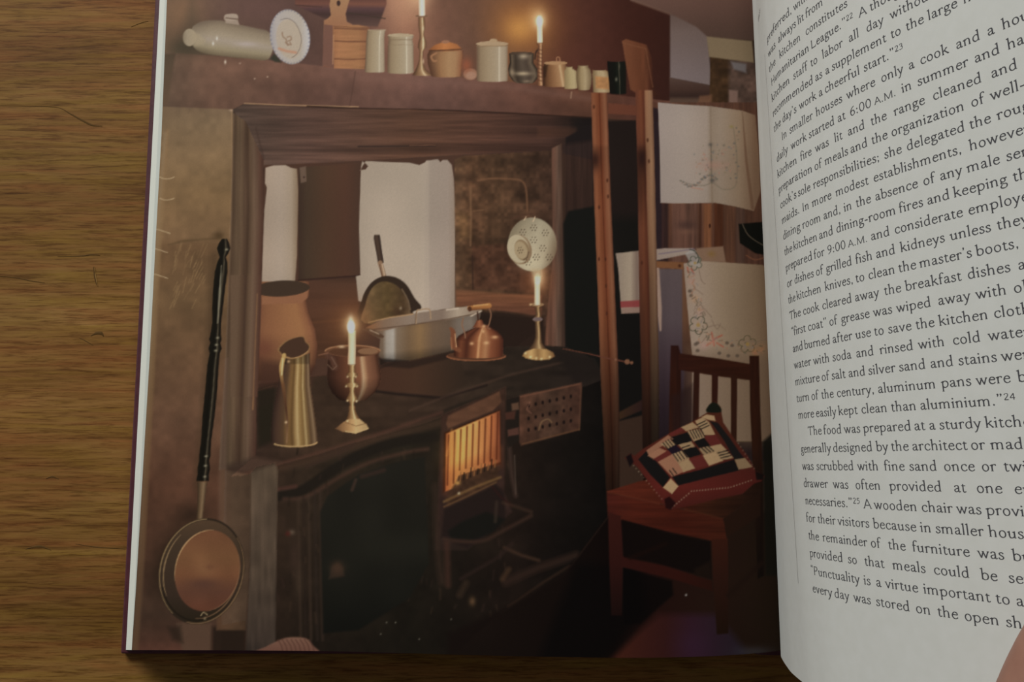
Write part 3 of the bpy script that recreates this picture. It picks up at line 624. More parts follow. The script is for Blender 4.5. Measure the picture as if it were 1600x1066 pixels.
jar('printed_jar', 'square shouldered small cream jar printed on the mantel', [(104, 889.5, 5), (107, 889.5, 5), (111, 891, 9.5), (138, 892, 10)], [(-1, (160, 140, 106)), (0, (198, 182, 142)), (0.6, (206, 190, 152)), (1, (176, 158, 124))], bow=1)
jar('printed_jar', 'small bulbous cream jar printed on the mantel', [(102, 911, 8), (105, 911, 8), (109, 912, 10.5), (120, 912.5, 12), (132, 912.5, 11), (140, 912.5, 9)], [(-1, (120, 100, 74)), (-0.4, (176, 156, 122)), (0.2, (196, 178, 146)), (1, (136, 116, 90))], bow=1)
item('printed_jar', 'small jar with an orange paper label printed on the mantel')
turned([(109, 936, 10), (112, 938, 12), (116, 939, 13.5), (144, 940, 13)], [(-1, (140, 116, 86)), (-0.3, (196, 176, 142)), (0.3, (206, 186, 152)), (1, (160, 134, 104))], bow=1)
poly([(930, 119), (952, 121), (952, 140), (931, 138)], (196, 144, 98), 2.5, 0.9, tex=[(6, 4, 0.10, 2)])
item('printed_jar', 'black glazed jar printed at the end of the mantel')
turned([(95, 963, 14), (98, 963.5, 15), (146, 966, 13)], [(-1, (24, 20, 18)), (-0.2, (22, 24, 20)), (0.15, (30, 34, 28)), (0.22, (96, 92, 80)), (0.3, (26, 28, 24)), (0.9, (28, 26, 22)), (1, (50, 34, 28))], bow=1.5)
glow(963, 124, 1.6, 3, (150, 150, 136), 0.8); glow(968, 103, 1, 5, (110, 108, 92), 0.6)
item('printed_cutting_board', 'worn wooden board leaning against the wall printed behind the ladder')
poly([(972, 64), (978, 61), (1010, 70), (1018, 90), (1021, 140), (1028, 150), (1006, 152), (985, 140), (978, 100)], ('h', (972, (140, 92, 66)), (1000, (128, 80, 56)), (1012, (112, 70, 50)), (1016, (92, 54, 40)), (1026, (70, 42, 32))), 1.8, tex=[(5, 40, 0.07, 5)])
line([(973, 67), (1009, 76), (1020, 136)], 1.5, (150, 104, 76), 1.3, 0.6)
back()

# -- ladder, clothes and cloths ---------------------------------------------------------------------
item('printed_cloth', 'pale purple cloth printed behind the ladder')
poly([(1024, 420), (1068, 420), (1072, 560), (1060, 700), (1040, 760), (1015, 740), (1018, 560)], ('v', (420, (96, 84, 88)), (500, (90, 78, 84)), (560, (72, 58, 66)), (640, (46, 34, 42)), (740, (26, 19, 21))), 4, tex=[(6, 120, 0.05, 6)])
line([(1027, 420), (1030, 480), (1032, 516)], [6, 8, 3], (176, 150, 138), 2.5, 0.9)
poly([(1066, 420), (1074, 420), (1082, 520), (1084, 560), (1066, 560)], ('v', (420, (120, 84, 64)), (500, (112, 78, 58)), (560, (70, 48, 40))), 3, 0.9)
item('printed_tea_towel', 'white towel with a red stripe printed hanging between ladder rails')
poly([(962, 396), (998, 392), (1040, 388), (1082, 388), (1090, 394), (1030, 406), (1003, 410), (1001, 488), (971, 490), (966, 420)], lambda x, y: ramp1(x, [(962, (160, 144, 130)), (975, (172, 156, 138)), (985, (184, 168, 148)), (995, (140, 120, 108)), (1020, (170, 152, 142)), (1085, (186, 170, 158))]), 1.6)
poly([(969, 471), (1001, 469), (1001, 480), (970, 481)], (150, 66, 66), 2, 0.9); poly([(971, 482), (1001, 480), (1001, 489), (972, 490)], (160, 132, 118), 2, 0.9)
line([(1030, 397), (1085, 389)], 2, (120, 108, 130), 1.6, 0.6)
poly([(1088, 388), (1130, 385), (1134, 410), (1088, 410)], (156, 126, 104), 2.5, 0.95); glow(1112, 397, 6, 5, (150, 118, 66), 0.7)
item('printed_airer_rail', 'wooden airer rail printed under the folded towel')
poly([(1022, 408), (1070, 410), (1068, 421), (1024, 418)], (150, 104, 72), 1.6); oval(1062, 415.5, 2.6, 2.6, (96, 58, 40))
item('printed_embroidered_cloth', 'cream cloth with an embroidered basket printed hanging on the upper airer')
poly([(1028, 160), (1060, 163), (1110, 166), (1160, 173), (1180, 180), (1186, 240), (1188, 300), (1178, 330), (1150, 323), (1118, 317), (1060, 318), (1032, 317), (1031, 240)],
     ('h', (1028, (176, 160, 142)), (1070, (180, 164, 144)), (1104, (178, 160, 138)), (1112, (164, 144, 118)), (1125, (174, 154, 128)), (1155, (172, 146, 114)), (1180, (150, 118, 88))), 1.5, tex=SOFTN)
line([(1110, 166), (1111, 250), (1113, 318)], 2, (140, 118, 92), 2, 0.5); line([(1160, 175), (1166, 250), (1176, 325)], [1, 4, 5], (118, 84, 60), 2, 0.6)
for k in range(60):
    r = np.random.RandomState(300 + k); x, y = r.uniform(1084, 1146), r.uniform(226, 280)
    oval(x, y, r.uniform(0.8, 2.2), r.uniform(0.8, 2.2), [(118, 112, 92), (122, 124, 118), (190, 140, 116), (186, 150, 120), (150, 138, 104)][k % 5], 1.6, 0.6)
line([(1062, 282), (1080, 288), (1100, 290), (1114, 286), (1130, 296), (1148, 292), (1152, 270), (1150, 230), (1146, 200)], 1.6, (124, 116, 92), 1.6, 0.5, sm=4)
line([(1111, 226), (1112, 286)], 2.2, (110, 104, 84), 1.6, 0.5); glow(1113, 282, 4, 3, (90, 86, 78), 0.8); glow(1110, 226, 3, 3, (90, 86, 78), 0.7); glow(1115, 258, 22, 7, (196, 142, 118), 0.4)
line([(1080, 293), (1098, 296)], 2, (196, 140, 112), 1.6, 0.6); glow(1143, 198, 3, 2, (160, 144, 70), 0.7)
item('printed_embroidered_cloth', 'cream tablecloth with embroidered flowers printed hanging behind the chair')
poly([(1068, 412), (1090, 408), (1130, 410), (1190, 414), (1215, 420), (1222, 690), (1150, 690), (1080, 680), (1082, 560), (1074, 480)],
     ('h', (1068, (168, 146, 122)), (1090, (176, 154, 128)), (1130, (172, 148, 116)), (1180, (156, 130, 98)), (1215, (132, 104, 76))), 1.6, tex=SOFTN)
poly([(1075, 545), (1222, 560), (1222, 700), (1075, 690)], (128, 102, 78), 20, 0.45, mark=False)
def flower(cx, cy, r, c, n=5, rot=0.0, wd=1.3):
    for k in range(n):
        t = rot + k * 2 * math.pi / n
        px, py = cx + r * math.cos(t), cy + r * math.sin(t); q = r * 0.62
        line([(px + q * math.cos(a_), py + q * math.sin(a_)) for a_ in np.linspace(t - 1.9, t + 1.9, 8)], wd, c, 1.0, 0.85)
    oval(cx, cy, r * 0.35, r * 0.35, (176, 140, 70), 1.5, 0.7)
poly([(1070, 396), (1082, 390), (1094, 402), (1094, 418), (1080, 414)], (176, 168, 150), 2, 0.8)
line([(1078, 390), (1086, 393), (1092, 404), (1090, 411)], 1.8, (66, 70, 54), 1.2, 0.9, sm=4); flower(1086, 411, 7, (92, 96, 74), 5, 0.5, 1.5)
flower(1091, 508, 9, (70, 72, 50), 5, 0.2); flower(1168, 538, 8.5, (92, 84, 56), 5, 0.9); flower(1092, 484, 5, (150, 128, 104), 5, 0.3, 1)
for p in ([(1080, 420), (1084, 428)], [(1074, 418), (1076, 426)], [(1112, 520), (1116, 540)], [(1116, 530), (1128, 524)], [(1116, 532), (1104, 540)], [(1120, 536), (1130, 542)]): line(p, 2.6, (184, 98, 72), 1.8, 0.8)
for p in ([(1092, 420), (1096, 438), (1102, 444)], [(1076, 455), (1086, 452), (1098, 460)], [(1088, 470), (1100, 482), (1112, 496)], [(1104, 512), (1122, 508), (1134, 516)], [(1112, 500), (1120, 514), (1126, 506)], [(1096, 536), (1104, 526), (1112, 522)], [(1084, 470), (1090, 480), (1084, 492)], [(1150, 532), (1180, 534), (1200, 530)]): line(p, 1.3, (140, 116, 92), 1.2, 0.7, sm=4)
for x, y in ((1078, 455), (1080, 462), (1087, 538), (1090, 548), (1124, 552), (1138, 556), (1152, 556), (1136, 536), (1144, 540), (1090, 536)): oval(x, y, 3, 2.6, (98, 82, 66), 2, 0.8)
for x, y, c in ((1086, 467, (206, 158, 112)), (1180, 550, (196, 132, 78)), (1190, 545, (190, 130, 84)), (1100, 540, (206, 160, 140)), (1112, 534, (214, 160, 130)), (1080, 440, (190, 150, 126)), (1094, 488, (196, 156, 132))): glow(x, y, 6, 6, c, 0.6)
for k in range(70):
    r = np.random.RandomState(700 + k); t = r.uniform(0, 1)
    x, y = (1078 + 22 * t + r.uniform(-5, 9), 425 + 100 * t) if k % 2 else (1090 + 110 * t, 522 + 26 * t ** 0.5 + r.uniform(-9, 9))
    q = r.uniform(0, 6.28); l_ = r.uniform(2, 6)
    line([(x, y), (x + l_ * math.cos(q), y + l_ * math.sin(q))], r.uniform(1.0, 2.4), [(110, 96, 74), (178, 122, 92), (96, 90, 66), (190, 140, 104), (140, 130, 120)][k % 5], 1.3, 0.65)
for k in range(46):
    r = np.random.RandomState(900 + k); t = k / 46
    x = 1064 + 86 * t; y = 283 + 9 * math.sin(t * 9) + r.uniform(-2, 2)
    if k > 30: x, y = 1150 + r.uniform(-4, 5), 290 - (k - 30) * 6
    oval(x, y, r.uniform(1, 2.2), r.uniform(1, 1.8), [(112, 108, 92), (150, 120, 96), (104, 104, 96)][k % 3], 1.5, 0.6)
back()
item('printed_ladder', 'tall wooden drying ladder printed leaning in front of the range')
RAIL = [(-1, (150, 98, 72)), (-0.7, (164, 106, 76)), (-0.1, (138, 80, 54)), (0.0, (104, 56, 38)), (0.12, (140, 80, 54)), (0.3, (152, 96, 70)), (0.7, (168, 116, 88)), (1, (120, 76, 58))]
def rail(axis, stops, vs):
    turned(axis, stops, 1.4, 0, 1.0, [(3, 60, 0.05, 4)], vs)
poly([(950, 161), (994, 165), (994, 180), (950, 178)], (124, 76, 60), 2)
poly([(966, 645), (1005, 624), (1006, 640), (968, 656)], ('h', (966, (72, 52, 36)), (1005, (54, 36, 36))), 2.5)
rail([(145, 936, 12.5), (300, 941, 13), (470, 948, 13.5), (600, 953, 14), (700, 956, 12), (800, 958, 10)], RAIL, [(145, 0.95), (225, 1.0), (232, 0.9), (330, 1.0), (450, 0.98), (540, 0.85), (600, 0.6), (680, 0.42), (800, 0.22)])
rail([(141, 1001, 8), (300, 1005, 8.5), (470, 1008, 9), (600, 1012, 9.5), (760, 1014, 9)], [(-1, (120, 74, 58)), (0, (132, 80, 58)), (0.6, (104, 58, 44)), (1, (84, 46, 36))], [(141, 1.05), (225, 1.0), (240, 0.7), (300, 0.75), (360, 1.0), (450, 0.9), (540, 0.7), (640, 0.4), (760, 0.2)])
rail([(141, 1013, 6.5), (300, 1017, 7), (470, 1021, 6.5), (600, 1023, 7), (740, 1024, 6)], [(-1, (140, 98, 76)), (-0.6, (170, 130, 102)), (0.4, (178, 142, 114)), (1, (140, 104, 84))], [(141, 1.06), (330, 0.98), (420, 0.86), (500, 0.72), (560, 0.58), (640, 0.34), (740, 0.18)])
glow(930, 250, 8, 16, (44, 26, 24), 0.8); glow(1003, 248, 6, 18, (46, 28, 28), 0.8)
for x, y in ((928, 167), (949, 282), (950, 307), (936, 324), (936, 405), (946, 405), (947, 447), (1003, 411), (1012, 219), (1014, 252), (948, 490)): oval(x, y, 1.6, 3.2, (84, 48, 36), 1.6, 0.8)
back()
item('printed_poker', 'thin poker handle printed across the ladder')
line([(880, 545), (920, 553), (950, 560), (985, 567)], [1.2, 1.6, 2, 2.2], (116, 70, 56), 1.2)
for x, y, r_ in ((962, 562, 2.2), (980, 565.5, 4), (987, 567, 2.4)): oval(x, y, r_, r_, (150, 104, 80), 1.4)
back()

# -- things on the range -----------------------------------------------------------------------------
item('printed_warming_pan', 'copper bed-warming pan with a long black handle printed on the wall')
glow(262, 880, 22, 60, (34, 28, 22), 0.7, 0.25); glow(300, 805, 22, 16, (40, 32, 26), 0.6); line([(335, 400), (328, 560), (310, 760)], 14, (72, 58, 44), 12, 0.55, mark=False)
BLK = [(-1, (30, 26, 20)), (-0.2, (24, 21, 16)), (0.15, (34, 30, 24)), (0.3, (96, 88, 74)), (0.45, (60, 52, 42)), (0.7, (28, 24, 20)), (1, (36, 30, 24))]
turned([(373, 351, 4), (380, 350, 8), (388, 349.5, 10.5), (396, 349, 8), (402, 348, 5), (410, 347.5, 8), (425, 345.5, 10), (450, 342.5, 9.5), (480, 340, 8.5), (505, 338.5, 7), (524, 337, 8.5), (530, 336.5, 10), (536, 336.5, 8), (545, 336, 10.5), (552, 335.5, 8), (570, 333, 9), (610, 330, 9.5), (650, 326, 9.5), (690, 322, 8), (712, 320, 9), (720, 319, 8), (732, 318.5, 10), (742, 317.5, 9), (752, 316.5, 10)], BLK)
line([(346, 415), (343, 460), (340, 505)], [1, 3, 1.5], (168, 160, 142), 1.4, 0.8)
for x, y in ((354, 390), (340, 528), (338, 539), (337, 548), (322, 713), (321, 728), (320, 745)): glow(x, y, 2.4, 1.6, (190, 182, 160), 0.8)
turned([(753, 316.5, 8), (760, 316, 7), (790, 314, 5.5), (812, 312, 5)], [(-1, (70, 54, 40)), (-0.1, (130, 104, 80)), (0.3, (148, 122, 96)), (1, (84, 62, 48))])
oval(315, 893, 66, 84, (52, 42, 34), 2, rot=0.26)
oval(315, 893, 63, 81, ('v', (812, (96, 74, 58)), (850, (78, 62, 50)), (930, (64, 50, 42)), (975, (46, 38, 28))), 2, rot=0.26)
def arc(cx, cy, rx, ry, rot, t0, t1, wd, c, soft=1.3, al=0.9):
    t = np.linspace(t0, t1, 40); cc, ss = math.cos(rot), math.sin(rot); u, v_ = rx * np.cos(t), ry * np.sin(t)
    line(np.stack([cx + cc * u - ss * v_, cy + ss * u + cc * v_], 1), wd, c, soft, al)
arc(315, 893, 64.5, 82.5, 0.26, 2.0, 4.5, [1, 2.2, 1.6], (160, 132, 98)); arc(315, 893, 64.5, 82.5, 0.26, -0.9, 1.6, [1, 2.4, 1.6], (138, 108, 82)); arc(315, 893, 58.5, 76, 0.26, 2.4, 3.8, [0.8, 2, 0.8], (170, 140, 106))
arc(315, 893, 58.5, 75, 0.26, -0.2, 1.4, [0.8, 2, 1], (134, 102, 78)); arc(315, 893, 61, 78, 0.26, 1.2, 2.6, 2, (34, 28, 22), 2)
oval(324, 892, 50, 64, ('v', (830, (126, 84, 62)), (870, (138, 96, 68)), (900, (132, 88, 64)), (925, (112, 74, 60)), (955, (116, 72, 56))), 1.8, rot=0.24, tex=[(22, 22, 0.06, 12)])
arc(324, 892, 50, 64, 0.24, 2.7, 4.6, [0.6, 2.4, 0.8], (206, 164, 122)); arc(324, 892, 50, 64, 0.24, -0.6, 1.3, [0.6, 1.8, 0.6], (150, 108, 82))
glow(320, 888, 16, 14, (156, 112, 80), 0.6); glow(318, 913, 22, 8, (96, 66, 58), 0.7); glow(328, 886, 8, 5, (116, 76, 58), 0.5)
line([(314, 962), (318, 957), (324, 961)], 1.5, (172, 150, 118), 1.2, sm=3); glow(320, 967, 2, 2, (190, 170, 140), 0.7)
back()
item('printed_bread_crock', 'large terracotta crock printed half behind the jamb')
turned([(440, 438, 45), (462, 438, 45), (470, 440, 38), (490, 442, 40), (515, 444, 48), (540, 445, 51), (570, 444, 49), (595, 440, 42)], [(-1, (118, 78, 58)), (-0.6, (134, 92, 66)), (0.2, (150, 106, 74)), (0.55, (154, 110, 76)), (0.85, (138, 94, 68)), (1, (104, 68, 52))], vshade=[(440, 0.96), (480, 1.0), (520, 1.02), (560, 0.86), (595, 0.55)])
poly([(409, 464), (440, 461), (468, 456), (483, 447), (480, 466), (470, 474), (409, 476)], (144, 100, 74), 2)
oval(440, 451, 44, 12.5, (66, 52, 42), 1.6, rot=-0.05)
poly([(404, 560), (450, 570), (490, 575), (484, 600), (404, 604)], (70, 46, 38), 14, 0.7); glow(412, 545, 18, 16, (108, 66, 52), 0.7)
poly([(360, 430), (409, 430), (408, 480), (405, 560), (402, 620), (360, 620)], lambda x, y: INK[window(360, 409, 430, 620)][:x.shape[0], :x.shape[1]] if False else ramp1((x - np.interp(y, [330, 560, 735], [361, 352, 343])) / np.interp(y, [330, 560, 735], [52, 54, 58]), [(0.3, (102, 82, 66)), (0.42, (88, 68, 54)), (0.52, (72, 54, 44)), (0.60, (96, 76, 60)), (0.72, (112, 90, 74)), (0.86, (94, 70, 58)), (0.95, (84, 58, 48)), (1, (74, 52, 44))]), 1.2, mark=False)
line([(402, 460), (398, 560), (395, 640)], 2.0, (150, 112, 78), 1.4, 0.5, mark=False)
w_ = window(340, 408, 430, 620); IDS[w_] = np.where((IDS[w_] == CUR[0]) & (XX[w_] < 409 - (YY[w_] - 440) * 0.04), [i for i, q in enumerate(ITEMS) if q[0] == 'printed_fireplace_jamb'][0], IDS[w_])
item('printed_frying_pan', 'black frying pan leaning on the wall printed behind the fish kettle')
turned([(367, 589, 4.2), (372, 589, 5.2), (411, 595, 4.6)], [(-1, (62, 48, 42)), (0, (76, 60, 50)), (1, (48, 36, 34))])
line([(594, 411), (600, 432)], 7.5, (140, 112, 90), 1.4); line([(597, 413), (601, 432)], 1.8, (206, 184, 160), 1.2, 0.8); line([(593, 413), (597, 432)], 1.2, (84, 60, 48), 1.0, 0.8)
poly([(564, 505), (565, 470), (575, 448), (588, 436), (604, 431), (622, 435), (636, 446), (648, 466), (658, 478), (656, 484), (645, 488), (646, 505)], (52, 40, 32), 1.8, sm=4)
poly([(569, 505), (571, 476), (580, 452), (594, 441), (608, 441), (622, 448), (634, 464), (640, 484), (641, 505)], ('h', (569, (116, 92, 66)), (580, (106, 86, 60)), (605, (92, 74, 48)), (630, (78, 60, 42)), (640, (110, 88, 66))), 2, sm=4, tex=[(6, 6, 0.10, 11), (20, 20, 0.12, 12)])
line([(628, 452), (637, 468), (641, 484)], 2, (150, 126, 100), 1.6, 0.6, sm=3); glow(626, 482, 2, 2.4, (206, 190, 160), 0.8); glow(622, 488, 10, 10, (60, 40, 30), 0.5)
back()
item('printed_fish_kettle', 'long silver fish kettle with a lid printed on the range')
poly([(576, 520), (570, 514), (590, 500), (640, 492), (700, 482), (745, 478), (752, 486), (750, 496), (740, 530), (720, 545), (640, 564), (600, 566), (592, 556), (594, 530)],
     lambda x, y: ramp1(x, [(570, (112, 84, 62)), (590, (118, 98, 80)), (598, (128, 110, 92)), (604, (176, 168, 156)), (614, (190, 184, 174)), (620, (140, 122, 102)), (638, (128, 104, 78)), (656, (150, 120, 84)), (676, (122, 100, 80)), (702, (112, 94, 78)), (716, (128, 116, 104)), (736, (136, 124, 112)), (748, (104, 88, 76))]) * np.interp(y - (505 - (x - 570) * 0.13), [-12, 0, 20, 50, 64], [1.0, 0.88, 1.0, 0.96, 0.66])[..., None], 1.6)
poly([(572, 512), (600, 498), (660, 488), (740, 478), (752, 484), (740, 492), (700, 500), (640, 508), (596, 518)], ('h', (572, (150, 104, 70)), (600, (140, 116, 96)), (640, (152, 134, 118)), (690, (140, 122, 108)), (715, (186, 170, 150)), (750, (150, 130, 112))), 2)
line([(576, 516), (640, 508), (700, 499), (745, 490)], 1.8, (96, 74, 58), 1.5, 0.8); line([(576, 504), (610, 496), (645, 491)], 2, (206, 164, 116), 1.6, 0.7); line([(698, 484), (716, 482)], 2.6, (222, 206, 186), 1.8, 0.8)
line([(650, 505), (651, 487), (657, 484), (668, 483), (672, 486), (673, 498)], 2.2, (176, 148, 118), 1.3, sm=3); line([(649, 505), (650, 488)], 1, (84, 62, 48), 1, 0.7)
line([(568, 515), (580, 518), (592, 524), (598, 526)], [3, 7, 7, 4], (92, 70, 54), 1.6, sm=4); line([(578, 516), (592, 522)], 1.6, (206, 186, 160), 1.3, 0.8)
poly([(592, 560), (640, 564), (740, 545), (752, 530), (752, 548), (640, 576), (594, 572)], (34, 26, 22), 4, 0.8, mark=False)
back()
item('printed_saucepan', 'round copper saucepan printed behind the brass candlestick')
turned([(545, 550, 40), (554, 551, 38), (570, 552, 40), (588, 553, 42), (602, 553, 40), (614, 552, 33), (624, 551, 22)], [(-1, (54, 34, 26)), (-0.6, (88, 54, 40)), (-0.1, (128, 80, 56)), (0.25, (150, 98, 70)), (0.36, (214, 176, 138)), (0.44, (196, 150, 112)), (0.55, (150, 102, 76)), (0.85, (120, 78, 58)), (1, (74, 46, 34))], vshade=[(545, 1.0), (590, 1.0), (624, 0.6)], bow=3)
oval(551, 549, 43, 9, (118, 78, 56), 1.6); oval(552, 550, 38, 6.5, (96, 62, 44), 1.6); oval(575, 549, 16, 5, (166, 124, 92), 2, 0.8)
arc(551, 549, 43, 9, 0, 3.2, 6.2, 2, (190, 138, 100)); glow(534, 542, 5, 2, (250, 220, 180), 0.9)
line([(512, 555), (520, 562), (524, 574)], 9, (104, 70, 56), 4, 0.8); line([(498, 555), (512, 552)], 2, (160, 110, 84), 1.5, 0.7)
line([(518, 558), (526, 572), (520, 578), (512, 570)], 1.2, (150, 116, 96), 1.2, 0.7)
back()
item('printed_jug', 'tall tapering brass jug with a lip printed on the range')
JUG = [(-1, (58, 42, 36)), (-0.75, (84, 62, 50)), (-0.48, (98, 74, 54)), (-0.36, (124, 94, 62)), (-0.22, (134, 102, 64)), (-0.08, (112, 84, 52)), (0.05, (170, 138, 92)), (0.16, (206, 180, 130)), (0.27, (170, 138, 90)), (0.42, (140, 110, 68)), (0.52, (196, 170, 122)), (0.60, (140, 112, 74)), (0.74, (104, 80, 58)), (0.88, (150, 124, 96)), (1, (80, 58, 44))]
turned([(550, 462, 22), (568, 462, 22), (600, 460, 25), (640, 459, 32), (670, 459, 36), (686, 460, 36.5), (692, 460, 36)], JUG, bow=6, vshade=[(550, 0.72), (568, 0.78), (570, 1.0), (640, 0.98), (694, 0.95)])
arc(460, 690, 36, 8, 0, 0.2, 2.6, 2.2, (206, 172, 122)); 
poly([(436, 550), (434, 545), (446, 533), (462, 527), (474, 526), (478, 534), (484, 540), (482, 550), (470, 558), (452, 561), (440, 556)], (150, 114, 78), 1.4, sm=3)
poly([(436, 548), (447, 534.5), (462, 528), (473.5, 527), (477, 534.5), (482.5, 540.5), (480, 549), (468, 556), (454, 559)], (78, 56, 44), 1.3, sm=3)
line([(441, 556), (454, 560), (470, 557), (481, 549)], 1.2, (196, 156, 110), 1.0, 0.8, sm=3)
line([(444, 555), (440, 572), (440, 590), (444, 612), (447, 640), (449, 662), (448, 692)], [6, 7, 5, 5, 3, 3, 2], ('v', (550, (206, 172, 112)), (580, (196, 160, 104)), (600, (120, 84, 56)), (640, (84, 56, 42)), (690, (150, 116, 84))), 1.5, sm=4)
line([(442, 560), (440, 586)], 1.6, (246, 226, 176), 1.2, 0.9); glow(447, 660, 2, 2, (236, 206, 166), 0.9); glow(451, 565, 2.4, 2.4, (230, 190, 140), 0.8)
poly([(404, 640), (424, 630), (424, 690), (404, 694)], (30, 27, 20), 8, 0.7, mark=False)
back()
item('printed_candlestick', 'brass candlestick on a stepped square base printed on the range top')
BR2 = [(-1, (84, 58, 38)), (-0.5, (134, 102, 70)), (0, (176, 146, 104)), (0.3, (224, 200, 156)), (0.6, (140, 108, 74)), (1, (92, 66, 46))]
turned([(570, 550, 7), (573, 550, 5), (582, 550, 5), (584, 550, 8.5), (588, 550, 8.5), (590, 550, 5), (598, 550, 5), (600, 550, 11), (604, 550, 11), (606, 550, 5), (612, 550, 4), (618, 550, 6), (622, 550, 8.5), (626, 550, 8.5), (629, 550, 4), (633, 550, 3.5), (636, 550, 5), (640, 550, 5), (648, 551, 7), (656, 552, 11)], BR2)
poly([(524, 670), (536, 660), (545, 655), (562, 655), (573, 664), (576, 670), (556, 677), (536, 675)], ('h', (524, (104, 74, 52)), (545, (176, 138, 96)), (556, (206, 174, 126)), (576, (170, 144, 106))), 1.6)
line([(540, 660), (556, 666), (572, 662)], 1.4, (120, 88, 60), 1.2, 0.7); line([(540, 674), (556, 677), (575, 670)], 1.4, (222, 190, 140), 1.2, 0.8)
for x, y in ((543, 589), (556, 589), (541, 604), (558, 604), (543, 626), (557, 627), (543, 658)): glow(x, y, 1.6, 1.6, (240, 216, 170), 0.8)
item('printed_candle', 'lit white candle printed in the stepped brass candlestick')
glow(549, 505, 34, 34, (150, 96, 60), 0.55)
turned([(516, 550, 5.8), (545, 550, 5.8), (569, 549.5, 6)], [(-1, (196, 164, 130)), (-0.3, (224, 204, 178)), (0.3, (226, 208, 184)), (1, (200, 172, 142))], bow=1)
glow(549, 508, 12, 15, (250, 214, 160), 0.8); oval(548.5, 511, 6, 10, (252, 246, 232), 3); glow(548, 502, 4, 8, (255, 244, 220), 0.9)
back()
item('printed_kettle', 'polished copper kettle with a brass grip printed on the range')
turned([(506, 753, 9), (510, 754, 12), (517, 752, 24), (524, 750, 33), (530, 749, 37), (550, 748, 38), (558, 747, 39)], [(-1, (60, 34, 26)), (-0.75, (110, 62, 44)), (-0.5, (84, 46, 34)), (-0.3, (130, 78, 54)), (-0.1, (170, 108, 74)), (-0.02, (232, 178, 130)), (0.08, (176, 120, 82)), (0.3, (184, 130, 92)), (0.5, (150, 92, 64)), (0.8, (120, 68, 48)), (1, (80, 44, 34))], bow=3)
oval(744, 556, 46, 7, (92, 60, 44), 1.6); turned([(530, 749, 37.5), (556, 747, 38)], [(-1, (60, 34, 26)), (-0.75, (124, 72, 50)), (-0.5, (84, 46, 34)), (-0.3, (130, 78, 54)), (-0.1, (160, 100, 68)), (-0.02, (226, 172, 124)), (0.08, (170, 112, 76)), (0.28, (190, 138, 98)), (0.5, (146, 88, 62)), (0.8, (116, 66, 46)), (1, (80, 44, 34))], bow=4)
arc(744, 556, 46, 7.5, 0, 0.15, 3.0, 1.8, (176, 112, 78))
turned([(500, 749, 4), (507, 749, 7), (512, 750, 12)], [(-1, (110, 62, 44)), (0, (176, 112, 78)), (1, (104, 58, 44))])
for x, y, a_ in ((773, 527, 5), (737, 537, 3), (760, 536, 4), (756, 510, 3), (755, 518, 2)): glow(x, y, a_, 2.4, (250, 200, 150), 0.85)
line([(704, 513), (708, 520), (708, 540), (718, 548)], [4, 8, 8, 6], (132, 82, 58), 1.8, sm=4); line([(711, 522), (713, 542)], 1.6, (236, 186, 140), 1.2, 0.8); line([(705, 528), (706, 546)], 1.4, (190, 130, 92), 1.2, 0.7)
line([(724, 497), (722, 508), (726, 520), (727, 528)], 1.8, (150, 112, 88), 1.2, sm=4); line([(762, 478), (767, 490), (765, 504), (762, 512), (766, 514)], 1.8, (150, 108, 84), 1.2, sm=4)
line([(734, 482), (764, 478)], 8, ('v', (474, (206, 150, 92)), (480, (184, 124, 74)), (486, (104, 64, 42))), 1.5); oval(734, 483, 3, 4, (92, 56, 38)); line([(740, 478), (762, 476)], 1.6, (240, 196, 136), 1.3, 0.7)
line([(736, 494), (752, 486)], 2.4, (214, 196, 176), 1.5, 0.9); line([(746, 488), (747, 500)], 2.2, (70, 44, 34), 1.4)
back()
item('printed_candlestick', 'octagonal-based brass candlestick printed under the colander')
turned([(474, 839, 11), (478, 840, 10), (480, 840, 4), (492, 841, 4), (496, 840, 6), (500, 840, 8), (504, 840, 4), (520, 841, 4.5), (528, 841, 5), (536, 840, 7), (546, 840, 14), (552, 841, 24)], [(-1, (60, 44, 34)), (-0.4, (110, 84, 60)), (0, (150, 122, 88)), (0.25, (196, 168, 124)), (0.6, (116, 88, 62)), (1, (66, 48, 38))])
poly([(816, 556), (822, 549), (834, 545), (854, 546), (864, 551), (867, 557), (858, 562), (838, 563), (822, 560)], ('h', (816, (150, 116, 74)), (830, (206, 170, 116)), (840, (150, 116, 76)), (850, (190, 154, 104)), (867, (120, 88, 58))), 1.6)
for x, y in ((821, 552), (829, 558), (846, 561), (859, 558), (838, 560)): glow(x, y, 2, 1.8, (244, 220, 168), 0.8)
oval(839, 476, 11, 2.6, (150, 122, 92)); glow(829, 476, 2, 2, (226, 196, 150), 0.8); oval(840, 499, 8, 3, (116, 100, 100))
item('printed_candle', 'lit white candle printed under the colander')
glow(840, 440, 24, 30, (150, 92, 60), 0.6); glow(845, 432, 10, 20, (230, 180, 130), 0.5)
turned([(440, 839.5, 4.2), (476, 839.5, 4.4)], [(-1, (206, 176, 146)), (0, (240, 226, 204)), (1, (214, 184, 154))], bow=1)
oval(840, 436, 4.5, 9, (252, 244, 226), 3.2); glow(840, 434, 8, 13, (252, 226, 186), 0.7)
back()
item('printed_colander', 'white enamel colander with pierced holes printed behind the candle')
line([(800, 342), (815, 336), (832, 334)], 2, (84, 58, 46), 1.5, 0.8)
oval(832, 382, 38, 42, lambda x, y: ramp1(x + (y - 380) * 0.3, [(796, (150, 138, 116)), (812, (178, 166, 142)), (835, (196, 186, 162)), (855, (184, 172, 148)), (872, (130, 112, 92))]) * np.interp(y, [338, 360, 400, 425], [0.86, 0.95, 1.04, 1.0])[..., None], 1.6, rot=-0.12)
glow(832, 412, 18, 10, (226, 216, 186), 0.5)
